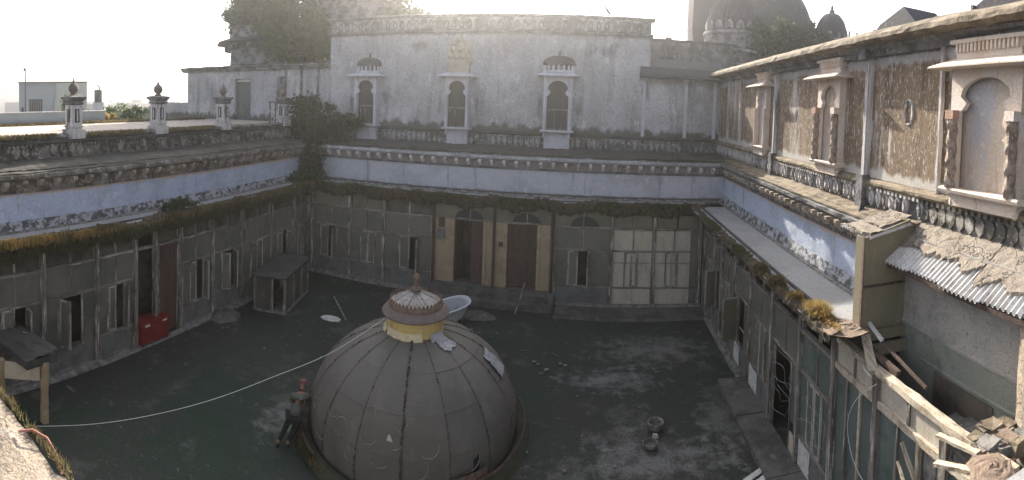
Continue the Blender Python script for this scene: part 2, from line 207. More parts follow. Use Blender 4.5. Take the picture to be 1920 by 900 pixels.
# ------------------------------------------------------------ mesh helpers
class MB:
    def __init__(s): s.v = []; s.f = []; s.sm = False
    def quadbox(s, P8):
        n = len(s.v); s.v += [tuple(p) for p in P8]
        for f in ((0,3,2,1),(4,5,6,7),(0,1,5,4),(1,2,6,5),(2,3,7,6),(3,0,4,7)): s.f.append(tuple(n+i for i in f))
        return s
    def box(s, x0, x1, y0, y1, z0, z1):
        return s.quadbox([(x0,y0,z0),(x1,y0,z0),(x1,y1,z0),(x0,y1,z0),(x0,y0,z1),(x1,y0,z1),(x1,y1,z1),(x0,y1,z1)])
    def beam(s, p, q, w, h, tw=0):
        p = Vector(p); q = Vector(q); d = (q-p).normalized(); up = Vector((0,0,1)) if abs(d.z) < .95 else Vector((0,1,0))
        a = d.cross(up).normalized(); b = a.cross(d)
        if tw: a, b = a*cos(tw)+b*sin(tw), b*cos(tw)-a*sin(tw)
        a *= w/2; b *= h/2
        return s.quadbox([p-a-b, q-a-b, q+a-b, p+a-b, p-a+b, q-a+b, q+a+b, p+a+b])
    def grid(s, n, m, fn, close=False):
        k = len(s.v)
        for i in range(n):
            for j in range(m): s.v.append(tuple(fn(i, j)))
        for i in range(n-1):
            for j in range(m if close else m-1):
                j2 = (j+1) % m
                s.f.append((k+i*m+j, k+i*m+j2, k+(i+1)*m+j2, k+(i+1)*m+j))
        return s
    def lathe(s, prof, n=24, c=(0,0), flute=0, k=12, sx=1, sy=1, a0=0):
        base = len(s.v)
        def fn(i, j):
            r, z = prof[i]; t = 2*pi*j/n + a0; rr = r*(1-flute+flute*abs(sin(k*t/2))) if flute else r
            return (c[0]+rr*cos(t)*sx, c[1]+rr*sin(t)*sy, z)
        s.grid(len(prof), n, fn, True)
        for i in (0, len(prof)-1):
            if prof[i][0] > 1e-3: s.f.append(tuple(base+i*n+j for j in range(n)))
        return s
    def tube(s, pts, r, n=6):
        pts = [Vector(p) for p in pts]; rs = r if isinstance(r, (list, tuple)) else [r]*len(pts)
        fr = []
        for i, p in enumerate(pts):
            d = (pts[min(i+1, len(pts)-1)]-pts[max(i-1, 0)]).normalized()
            up = Vector((0,0,1)) if abs(d.z) < .9 else Vector((1,0,0))
            a = d.cross(up).normalized(); fr.append((p, a, a.cross(d)))
        b0 = len(s.v)
        s.grid(len(pts), n, lambda i, j: fr[i][0]+(fr[i][1]*cos(2*pi*j/n)+fr[i][2]*sin(2*pi*j/n))*rs[i], True)
        s.f.append(tuple(b0+j for j in range(n))); s.f.append(tuple(b0+(len(pts)-1)*n+j for j in range(n)))
        return s
    def sweep(s, prof, x0, x1, seg=.25, jit=0):
        """profile of (y,z) swept along x, closed section"""
        n = max(2, int(abs(x1-x0)/seg)+1); m = len(prof); b0 = len(s.v)
        s.grid(n, m, lambda i, j: (x0+(x1-x0)*i/(n-1), prof[j][0]+(U(-jit, jit) if jit else 0), prof[j][1]+(U(-jit, jit) if jit else 0)), True)
        s.f.append(tuple(b0+j for j in range(m))); s.f.append(tuple(b0+(n-1)*m+j for j in range(m)))
        return s
    def prism(s, poly, y0, y1):
        """poly of (x,z) extruded in y"""
        n = len(s.v); m = len(poly)
        s.v += [(a, y0, b) for a, b in poly] + [(a, y1, b) for a, b in poly]
        s.f.append(tuple(n+i for i in range(m))); s.f.append(tuple(n+m+i for i in reversed(range(m))))
        for i in range(m): j = (i+1) % m; s.f.append((n+i, n+j, n+m+j, n+m+i))
        return s
    def tri(s, a, b, c):
        n = len(s.v); s.v += [tuple(a), tuple(b), tuple(c)]; s.f.append((n, n+1, n+2))
    def quad(s, a, b, c, d):
        n = len(s.v); s.v += [tuple(a), tuple(b), tuple(c), tuple(d)]; s.f.append((n, n+1, n+2, n+3))
    def mesh(s, name, mat, smooth=False):
        me = bpy.data.meshes.new(name); me.from_pydata(s.v, [], s.f); me.update()
        if mat: me.materials.append(M[mat] if isinstance(mat, str) else mat)
        if smooth:
            me.polygons.foreach_set('use_smooth', [True]*len(me.polygons))
            try: me.set_sharp_from_angle(angle=radians(38))
            except Exception: pass
        return me
Z0 = {}
def link(o): COL.objects.link(o); return o
def props(o, label, cat, group=None):
    o['label'] = label; o['category'] = cat
    if group: o['group'] = group
    return o
def thing(name, label, cat, loc=(0,0,0), rz=0, group=None):
    o = link(bpy.data.objects.new(name, None)); o.location = loc; o.rotation_euler = (0,0,rz); o.empty_display_size = .3
    Z0[o.name] = loc[2]; return props(o, label, cat, group)
def part(name, mb, mat, parent, smooth=False, label=None, kind=None, loc=None, rot=None, scale=None):
    """child mesh; geometry is given in the thing's frame, with heights absolute"""
    me = mb if isinstance(mb, bpy.types.Mesh) else mb.mesh(name, mat, smooth)
    o = link(bpy.data.objects.new(name, me)); o.parent = parent
    dz = Z0.get(parent.name, 0); l = Vector(loc or (0,0,0)); o.location = (l.x, l.y, l.z-dz)
    Z0[o.name] = l.z if loc else 0
    if rot: o.rotation_euler = rot
    if scale: o.scale = scale
    if label: o['label'] = label
    if kind: o['kind'] = kind
    return o
def single(name, mb, mat, label, cat, base=(0,0,0), group=None, smooth=False, kind=None):
    b = Vector(base)
    if isinstance(mb, MB): mb.v = [(x-b.x, y-b.y, z-b.z) for x, y, z in mb.v]; me = mb.mesh(name, mat, smooth)
    else: me = mb
    o = link(bpy.data.objects.new(name, me)); o.location = b; props(o, label, cat, group)
    if kind: o['kind'] = kind
    return o
def setting(name, mb, mat, kind='structure', smooth=False):
    o = link(bpy.data.objects.new(name, mb.mesh(name, mat, smooth))); o['kind'] = kind; return o
def sub(name, mb, mat, parent, **k): return part(name, mb, mat, parent, **k)
# shared unit boxes: plain, and worn along one axis
UB = {}
def ubox(name, mat, parent, x0, x1, y0, y1, z0, z1, worn=None, label=None):
    if mat == 'wood' and worn == 'x': mat = 'woodh'
    key = (mat, worn, random.randrange(3) if worn else 0)
    if key not in UB:
        mb = MB()
        if not worn: mb.box(0,1,0,1,0,1)
        else:
            n = 9; ax = 'xyz'.index(worn)
            def fn(i, j):
                p = [0,0,0]; o = [a for a in range(3) if a != ax]; p[ax] = i/(n-1)
                q = ((0,0),(1,0),(1,1),(0,1))[j]; p[o[0]] = q[0]+U(-.16,.1)*(1 if q[0] else -1)*.6; p[o[1]] = q[1]+U(-.12,.1)*(1 if q[1] else -1)*.6
                return p
            b0 = len(mb.v); mb.grid(n, 4, fn, True); mb.f.append((b0,b0+1,b0+2,b0+3)); e = b0+(n-1)*4; mb.f.append((e,e+1,e+2,e+3))
        UB[key] = mb.mesh('unit_'+name, mat)
    return part(name, UB[key], None, parent, loc=(x0,y0,z0), scale=(x1-x0, y1-y0, z1-z0), label=label)

FLOOR = -7.27; YB = 18.667; XL = -11.43; XR = 4.516
zT, zM, zL, zR = -4.38, -5.2, -6.55, -3.5     # transom, window head, window sill, roof

def arch_path(a0, a1, z0, sp, ap, n=14, cusp=True):
    w = (a1-a0)/2; c = (a0+a1)/2; pts = [(a0, z0), (a0, sp)]
    if cusp:
        nk = w*.16; pts += [(a0+nk, sp+.03)]
        r = w*.93; zc = sp+.03+ (ap-sp-.03)*.42; hh = ap-zc
        for i in range(n+1):
            t = pi+.62-(pi+1.24)*i/n
            pts.append((c+r*cos(t)*(.9 if sin(t) < 0 else 1), zc+hh*sin(t)*(1 if sin(t) > 0 else .6)))
        pts += [(a1-nk, sp+.03)]
    else:
        for i in range(1, n): t = pi-pi*i/n; pts.append((c+w*cos(t), sp+(ap-sp)*sin(t)))
    return pts + [(a1, sp), (a1, z0)]
def arch_plate(mb, u0, u1, z0, z1, path, y0, y1):
    c = ((u0+u1)/2, path[1][1]+.1); outer = []
    for i, (a, b) in enumerate(path):
        if b <= path[1][1]+1e-6: outer.append((u0 if a < c[0] else u1, b)); continue
        dx, dz = a-c[0], b-c[1]; k = 1e9
        if abs(dx) > 1e-6: k = min(k, ((u1 if dx > 0 else u0)-c[0])/dx)
        if dz > 1e-6: k = min(k, (z1-c[1])/dz)
        if dz < 0 and dx == 0: k = 1
        outer.append((c[0]+dx*k, c[1]+dz*k))
    # put exact corners in
    for cu in (u0, u1):
        i = min(range(len(outer)), key=lambda q: (outer[q][0]-cu)**2+(outer[q][1]-z1)**2); outer[i] = (cu, z1)
    n = len(path); b = len(mb.v)
    mb.v += [(a, y0, z) for a, z in path]+[(a, y0, z) for a, z in outer]+[(a, y1, z) for a, z in path]+[(a, y1, z) for a, z in outer]
    for i in range(n-1):
        mb.f.append((b+i, b+i+1, b+n+i+1, b+n+i)); mb.f.append((b+2*n+i, b+3*n+i, b+3*n+i+1, b+2*n+i+1))
        mb.f.append((b+i, b+2*n+i, b+2*n+i+1, b+i+1)); mb.f.append((b+n+i, b+n+i+1, b+3*n+i+1, b+3*n+i))
    return mb
def blades(mb, fn, n, h, spread=.5, w=.012):
    for _ in range(n):
        p = Vector(fn()); a = U(0, 2*pi); hh = h*U(.5, 1.25); d = Vector((cos(a), sin(a), 0)); s = d.cross(Vector((0,0,1)))*w*U(.6,1.6)
        l = U(.1, spread); m = p+Vector((0,0,hh*.6))+d*hh*l*.4; t = p+Vector((0,0,hh*(1-.3*l)))+d*hh*l
        mb.quad(p-s, p+s, m+s*.8, m-s*.8); mb.tri(m-s*.8, m+s*.8, t)
def leaves(mb, c, rad, n, size, clumps=14, fall=0):
    cl = []
    for _ in range(clumps):
        while True:
            v = Vector((U(-1,1), U(-1,1), U(-1,1)))
            if v.length < 1: break
        cl.append((v, U(.22,.5)))
    for _ in range(n):
        v, r = random.choice(cl); g = Vector((random.gauss(0,.5), random.gauss(0,.5), random.gauss(0,.5)))*r
        q = v+g; p = Vector((c[0]+q.x*rad[0], c[1]+q.y*rad[1], c[2]+q.z*rad[2]))
        a = Vector((U(-1,1), U(-1,1), U(-1,1)-fall)).normalized(); b = a.cross(Vector((U(-1,1), U(-1,1), U(-1,1)))).normalized(); s = size*U(.6,1.4)
        mb.quad(p-a*s, p+b*s*.5, p+a*s, p-b*s*.5)
    return mb

# ------------------------------------------------------------ ground and floor
mb = MB(); mb.quad((-1690,-290,-16),(1690,-290,-16),(1690,1890,-16),(-1690,1890,-16)); setting('city_ground', mb, 'ground')
mb = MB()
def fl(i, j):
    x = -12.6+i*.3; y = 2.0+j*.3; return (x, y, FLOOR+.012*sin(x*1.3)*cos(y*.9)+U(-.004,.004))
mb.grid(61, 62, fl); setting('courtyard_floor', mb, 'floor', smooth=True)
mb = MB(); mb.sweep([(17.35,FLOOR-.05),(17.42,FLOOR+.07),(18.9,FLOOR+.09),(18.9,FLOOR-.05)], -1.0, 4.5, .2, .008); setting('terrace_step', mb, 'floorpale')
pl = thing('stone_plinth', 'low row of worn dark paving slabs along the foot of the right glazed screen', 'plinth', (4.15,10.5,FLOOR), -pi/2)
y = 13.2
while y > 6:
    L_ = U(.8,1.3); mb = MB(); mb.box(-(y-10.5), -(y-L_-10.5)-.02, -.42, .32, FLOOR-.02, FLOOR+.13+U(-.01,.015)); part('paving_slab', mb, 'floorpale', pl); y -= L_
pl = None
stp = thing('door_step', 'raised dark stone step in front of the two old doors', 'step', (-3.4,18.4,FLOOR))
part('tread', MB().sweep([(-.3,FLOOR),(-.28,FLOOR+.44),(.9,FLOOR+.5),(.9,FLOOR)], -2.35, 2.35, .3, .012), 'floorpale', stp)
part('lower_tread', MB().sweep([(-.62,FLOOR),(-.6,FLOOR+.2),(-.3,FLOOR+.22),(-.3,FLOOR)], -1.9, 2.3, .3, .012), 'floorpale', stp)

# ------------------------------------------------------------ glazed screens
def casement(root, u0, u1, z0, z1, y, glass, ang=0, hinge='l', fmat='frame'):
    """one leaf: frame mesh with its pane as sub-part"""
    w = u1-u0; t = .05; mb = MB(); s = 1 if hinge == 'l' else -1
    a, b = (0, w) if s > 0 else (-w, 0)
    mb.box(a, a+t, -.02, .02, z0, z1); mb.box(b-t, b, -.02, .02, z0, z1); mb.box(a+t, b-t, -.018, .018, z0, z0+t); mb.box(a+t, b-t, -.018, .018, z1-t, z1)
    f = part('casement', mb, fmat, root, loc=(u0 if s > 0 else u1, y, 0), rot=(0,0,-ang*s))
    ubox('pane', glass, f, a+t, b-t, -.008, .008, z0+t, z1-t)
    return f
def bay(root, u0, u1, kind='closed', glass='glass', board='board', pane_t=None, lo=True, ang=.9, cs=.5, cw=.24, top=True):
    w = u1-u0; m = (u0+u1)/2+U(-.04,.04); pane_t = pane_t or glass
    # transom lights
    ubox('mullion', 'wood', root, m-.025, m+.025, -.03, .03, zM+.04, zT-.04)
    ubox('pane', pane_t, root, u0, m-.025, -.01, .01, zM+.035, zT-.035)
    ubox('pane', pane_t, root, m+.025, u1, -.01+.004, .01+.004, zM+.035, zT-.035)
    if top:
        ubox('mullion', 'wood', root, m-.03, m+.03, 0, .06, zT+.04, zR-.14)
    ubox('rail', 'wood', root, u0, u1, -.035, .035, zM-.035, zM+.035, 'x')
    ubox('rail', 'wood', root, u0, u1, -.03, .03, zL-.035, zL+.035, 'x')
    c = u0+w*cs; a, b = c-w*cw, c+w*cw
    for q in (a, b): ubox('mullion', 'wood', root, q-.022, q+.022, -.03, .03, zL+.035, zM-.035)
    sg = glass if board != 'whiteboard' else board
    ubox('pane', sg, root, u0, a-.02, -.012, .008, zL+.03, zM-.03)
    ubox('pane', sg, root, b+.02, u1, -.008, .012, zL+.03, zM-.03)
    if kind == 'closed':
        for q0, q1, h in ((a+.025, c-.004, 'l'), (c+.004, b-.025, 'r')): casement(root, q0, q1, zL+.04, zM-.04, -.02, sg, U(0,.04), h)
    elif kind == 'open':
        casement(root, a+.025, c-.004, zL+.04, zM-.04, -.03, glass, ang*U(.8,1.2), 'l'); casement(root, c+.004, b-.025, zL+.04, zM-.04, -.03, glass, ang*.9*U(.8,1.2), 'r')
    elif kind == 'half':
        casement(root, a+.025, c-.004, zL+.04, zM-.04, -.02, glass, U(0,.1), 'l'); casement(root, c+.004, b-.025, zL+.04, zM-.04, -.03, glass, 1.5, 'r')
    elif kind == 'out':
        casement(root, a+.025, c+.25, zL+.04, zM-.04, -.03, 'glassolive', 1.25, 'l')
    if lo:
        ubox('board', board, root, u0, m, -.012, .012, FLOOR+.12, zL-.03); ubox('board', board, root, m+.006, u1, -.016, .008, FLOOR+.12, zL-.03)
    ubox('sill', 'kerb', root, u0, u1, -.08, .06, FLOOR+.02, FLOOR+.12, 'x')
def post(root, u, w=.13, z0=FLOOR, z1=zR-.1, mat='wood'):
    ubox('post', mat, root, u-w/2, u+w/2, -.09, .07, z0, z1, 'z')
def transom(root, u0, u1): ubox('transom_rail', 'wood', root, u0, u1, -.06, .04, zT-.035, zT+.045, 'x')
def fan(root, u0, u1, mat='glass'):
    m = (u0+u1)/2; ubox('fanlight', mat, root, u0+.05, u1-.05, .02, .035, zT+.045, zR-.16)

# left screen: frame x = world y, depth -y = towards courtyard
LS = thing('glazed_screen', 'long dim glazed timber screen with peeling posts along the left side of the courtyard', 'glazed screen', (XL,0,FLOOR), pi/2, 'glazed screens round the courtyard')
lp = [2.9, 4.5, 6.13, 7.81, 9.17, 9.96, 11.0, 12.5, 14.12, 15.86, 17.47, 18.66]
for u in lp: post(LS, u, .15 if u not in (9.96,) else .1)
kinds = {0:'closed',1:'half',2:'open',3:'half',6:'half',7:'open',8:'closed',9:'half',10:'closed'}
for i in range(len(lp)-1):
    u0, u1 = lp[i]+.07, lp[i+1]-.07
    transom(LS, u0, u1)
    if i in kinds:
        bay(LS, u0, u1, kinds[i], 'glass', ang=1.1, pane_t='glass'); fan(LS, u0, u1, 'interior')
    elif i == 5:
        ubox('door_leaf', 'brown', LS, u0, u1, .05, .09, FLOOR+.1, zT-.04)
        ubox('notice_board', 'wooddark', LS, u0+.25, u0+.75, .02, .05, -4.95, -4.55); fan(LS, u0, u1, 'interior')
        ubox('jamb', 'wood', LS, u0, u0+.12, -.02, .05, FLOOR+.1, zT-.04)
# back screens
BS = thing('glazed_screen', 'murky glazed screen of three bays in the far left corner under the hanging bush', 'glazed screen', (-8.6,YB,FLOOR), 0, 'glazed screens round the courtyard')
def rel(root, *a): return [q-root.location.x for q in a]
bp_ = [-11.2, -9.39, -7.86, -5.79]
for u in bp_: post(BS, u+8.6, .13)
for i, k in enumerate(('half','closed','half')):
    u0, u1 = bp_[i]+8.6+.065, bp_[i+1]+8.6-.065; transom(BS, u0, u1); bay(BS, u0, u1, k, 'glass', ang=1.2, cs=.45 if i == 0 else .55); fan(BS, u0, u1, 'glassolive' if i < 2 else 'interior')
CS = thing('glazed_screen', 'glazed screen right of the two old doors, its right bays faced with off-white boards', 'glazed screen', (1.6,YB,FLOOR), 0, 'glazed screens round the courtyard')
cp = [-1.12, 1.0, 2.57, 4.32]
for u in cp: post(CS, u-1.6, .14)
u0, u1 = cp[0]-1.6+.07, cp[1]-1.6-.07; transom(CS, u0, u1); bay(CS, u0, u1, 'half', 'glass', cs=.42, cw=.2)
for i in (1, 2):
    u0, u1 = cp[i]-1.6+.07, cp[i+1]-1.6-.07; transom(CS, u0, u1)
    bay(CS, u0, u1-(.28 if i == 2 else 0), 'closed', 'whiteboard', 'whiteboard', pane_t='whiteboard', cs=.47, cw=.17)
    m = (u0+u1)/2
    ubox('fanlight', 'glassolive', CS, u0+.03, m-.03, -.02, 0, zT+.05, zR-.36); ubox('fanlight', 'glassolive', CS, m+.03, u1-.03, -.02, 0, zT+.05, zR-.36)
    for k in range(2):
        zz = zM-.42 if k == 0 else zL-.0
        ubox('cover_strip', 'wood', CS, u0+.01, u1-(.3 if i == 2 else .01), -.05, -.036, zz-.012, zz+.012, 'x') if k == 0 else None
u1 = cp[3]-1.6-.07; ubox('pane', 'glass', CS, u1-.26, u1, -.01, .01, zL, zT-.04); ubox('board', 'board', CS, u1-.26, u1, -.01, .012, FLOOR+.1, zL-.03)
# right screen: frame x = -world y
RS = thing('glazed_screen', 'glazed screen down the right side of the courtyard, with swung-out sashes and a dark doorway', 'glazed screen', (XR,0,FLOOR), -pi/2, 'glazed screens round the courtyard')
rp = [18.45, 16.9, 15.9, 14.4, 12.95, 11.25, 9.62, 8.1, 6.67, 5.0, 3.5]
for q in rp[:-3]: post(RS, -q, .13)
for q in rp[-3:]: post(RS, -q, .14, z1=-3.98)
rk = {0:'closed',1:'out',2:'closed',3:'out',4:'closed',6:'closed'}
for i in range(len(rp)-1):
    u0, u1 = -rp[i]+.065, -rp[i+1]-.065
    if i < 7: transom(RS, u0, u1)
    if i == 5:
        ubox('pane', 'glass', RS, u0, (u0+u1)/2-.02, -.01, .01, zM, zT-.035); ubox('pane', 'glass', RS, (u0+u1)/2+.02, u1, -.01, .01, zM, zT-.035); ubox('mullion', 'wood', RS, (u0+u1)/2-.02, (u0+u1)/2+.02, -.03, .03, zM, zT-.035)
        ubox('rail', 'wood', RS, u0, u1, -.035, .035, zM-.05, zM, 'x'); ubox('mullion', 'wood', RS, u1-.4, u1-.35, -.03, .03, FLOOR+.1, zM-.05, 'z')
        ubox('pane', 'glassgreen', RS, u1-.35, u1, -.01, .01, zL+.03, zM-.05); ubox('board', 'whiteboard', RS, u1-.35, u1-.05, -.02, .0, FLOOR+.1, zL-.2)
    elif i in rk:
        bay(RS, u0, u1, rk[i], 'glass' if i < 5 else 'glassgreen', board='board', ang=1.3, cs=.5 if i > 3 else .45)
        if i in (3, 4, 6): ubox('patch_board', 'white', RS, u0+.05, (u0+u1)/2-.1, -.035, -.018, FLOOR+.15, zL-.05)
    elif i >= 7:
        # roofless part: small lights under the broken top rail and tall panes below
        m = (u0+u1)/2
        ubox('rail', 'woodpale', RS, u0, u1, -.07, .05, zT-.06, zT+.05, 'x')
        for a, b in ((u0, m-.03), (m+.03, u1)):
            if not (i == 9): ubox('pane', 'whiteboard', RS, a, b, -.01, .01, zT+.05, -3.97)
        ubox('mullion', 'wood', RS, m-.03, m+.03, -.04, .04, zT+.05, -3.93)
        n = 3
        for k in range(n):
            a = u0+(u1-u0)*k/n; b = u0+(u1-u0)*(k+1)/n
            if k: ubox('mullion', 'wood' if k == 1 else 'woodpale', RS, a-.03, a+.03, -.05, .04, FLOOR+.1, zT-.06, 'z')
            if not (i == 8 and k == 2): ubox('pane', 'glassgreen', RS, a+.03, b-.03, -.01, .01, zL-.3, zT-.06)
            ubox('board', 'board', RS, a+.03, b-.03, -.012, .012, FLOOR+.1, zL-.34)
        ubox('rail', 'wood', RS, u0, u1, -.045, .035, zL-.34, zL-.28, 'x')
# broken head beam over the roofless bays
mb = MB(); mb.grid(14, 4, lambda i, j: (-8.0+4.2*i/13, (-.07,.07,.07,-.07)[j]+U(-.012,.012), (-3.97,-3.97,-3.88,-3.88)[j]+U(-.012,.012)), True); mb.f += [(0,1,2,3), (52,53,54,55)]
part('head_beam', mb, 'woodpale', RS)
part('split_beam', MB().beam((-8.2,.12,-3.72),(-6.3,.1,-3.82),.09,.07), 'wooddark', RS)

# kerb lines
kb = MB(); kb.sweep([(-.26,FLOOR-.02),(-.25,FLOOR+.06),(-.09,FLOOR+.08),(-.09,FLOOR-.02)], 2.5, 18.4, .2, .008)
for nme, root in (('kerb', LS),): part(nme, kb, 'kerb', root)
kb = MB(); kb.sweep([(-.22,FLOOR-.02),(-.21,FLOOR+.06),(-.09,FLOOR+.08),(-.09,FLOOR-.02)], -18.4, -3.6, .2, .008); part('kerb', kb, 'kerb', RS)
kb = MB(); kb.sweep([(-.26,FLOOR-.02),(-.25,FLOOR+.07),(-.09,FLOOR+.09),(-.09,FLOOR-.02)], -2.6, 2.85, .2, .008); part('kerb', kb, 'kerb', BS)
kb = MB(); kb.sweep([(-.26,FLOOR+.08),(-.25,FLOOR+.14),(-.09,FLOOR+.15),(-.09,FLOOR+.08)], -2.6, 2.8, .2, .008); part('kerb', kb, 'kerb', CS)

# ochre door wall between the screens
DW = thing('door_wall', 'faded ochre wall with two tall old doors and arched fanlights between the glazed screens', 'wall', (-3.4,YB,FLOOR))
def dx(a): return a+3.4
mb = MB()
zt = zR-.14
def wallpiece(x0, x1, z0, z1): mb.box(dx(x0), dx(x1), .02, .3, z0, z1)
wallpiece(-5.72,-5.04,FLOOR+.45,zT); wallpiece(-3.71,-2.99,FLOOR+.45,zT); wallpiece(-1.67,-1.19,FLOOR+.45,zT)
part('pier', mb, 'yellow', DW)
mb = MB()
for a, b, l, r in ((-4.94,-3.81,-5.72,-3.3),(-2.73,-1.63,-3.3,-1.19)):
    arch_plate(mb, dx(l), dx(r), zT+.002, zt, arch_path(dx(a), dx(b), zT+.002, zT+.01, -3.97, 10, False), .02, .3)
part('arch_wall', mb, 'glassolive', DW)
for a, b in ((-4.94,-3.81),(-2.73,-1.63)):
    ubox('fanlight', 'window', DW, dx(a)-.05, dx(b)+.05, .2, .22, zT, -3.9); ubox('glazing_bar', 'wood', DW, dx((a+b)/2)-.02, dx((a+b)/2)+.02, .16, .2, zT, -3.97)
for a, b in ((-5.04,-3.71),(-2.99,-1.67)):
    ubox('door_frame', 'yellow', DW, dx(a)-.02, dx(a)+.1, -.03, .1, -6.78, zT); ubox('door_frame', 'yellow', DW, dx(b)-.1, dx(b)+.02, -.03, .1, -6.78, zT); ubox('lintel', 'wood', DW, dx(a)-.02, dx(b)+.02, -.035, .1, zT-.0, zT+.06, 'x')
def leaf(a, b, open_=0, hinge='l'):
    w = b-a; mb = MB(); s = 1 if hinge == 'l' else -1; x0, x1 = (0, w) if s > 0 else (-w, 0)
    mb.box(x0, x1, -.02, .02, -6.76, zT-.02)
    o = part('door_leaf', mb, 'brown', DW, loc=(dx(a if s > 0 else b), .14, 0), rot=(0,0,open_*s))
    for k in range(2):
        z0 = -6.66+k*1.15; ubox('door_panel', 'wooddark', o, x0+.07, x1-.07, -.035, -.02, z0, z0+1.0)
leaf(-4.28, -3.81, 0.05, 'r'); leaf(-4.94, -4.3, 1.35, 'l'); leaf(-2.89, -2.34, 0); leaf(-2.32, -1.77, 0, 'r')
for x in (-5.79+.03, -3.38, -1.2): part('drain_pipe', MB().tube([(dx(x),-.12,FLOOR+.3),(dx(x)+.01,-.12,-5.6),(dx(x),-.12,zR-.15)], .055, 8), 'wooddark', DW, smooth=True)
ubox('meter_box', 'wooddark', DW, dx(-5.55), dx(-5.35), -.1, .02, -4.7, -4.35); ubox('meter_box', 'board', DW, dx(-5.58), dx(-5.32), -.08, .02, -5.15, -4.8); ubox('switch_box', 'wooddark', DW, dx(-3.2), dx(-3.05), -.05, .02, -5.25, -5.1)
part('arch_wall', arch_plate(MB(), -1.05, 1.02, zT+.05, zt, arch_path(-.54-.0, .51, zT+.05, zT+.06, -3.97, 10, False), .0, .2), 'glassolive', CS, loc=(-1.6,0,0))
ubox('fanlight', 'window', CS, -2.2, -1.05, .1, .12, zT+.04, -3.9)

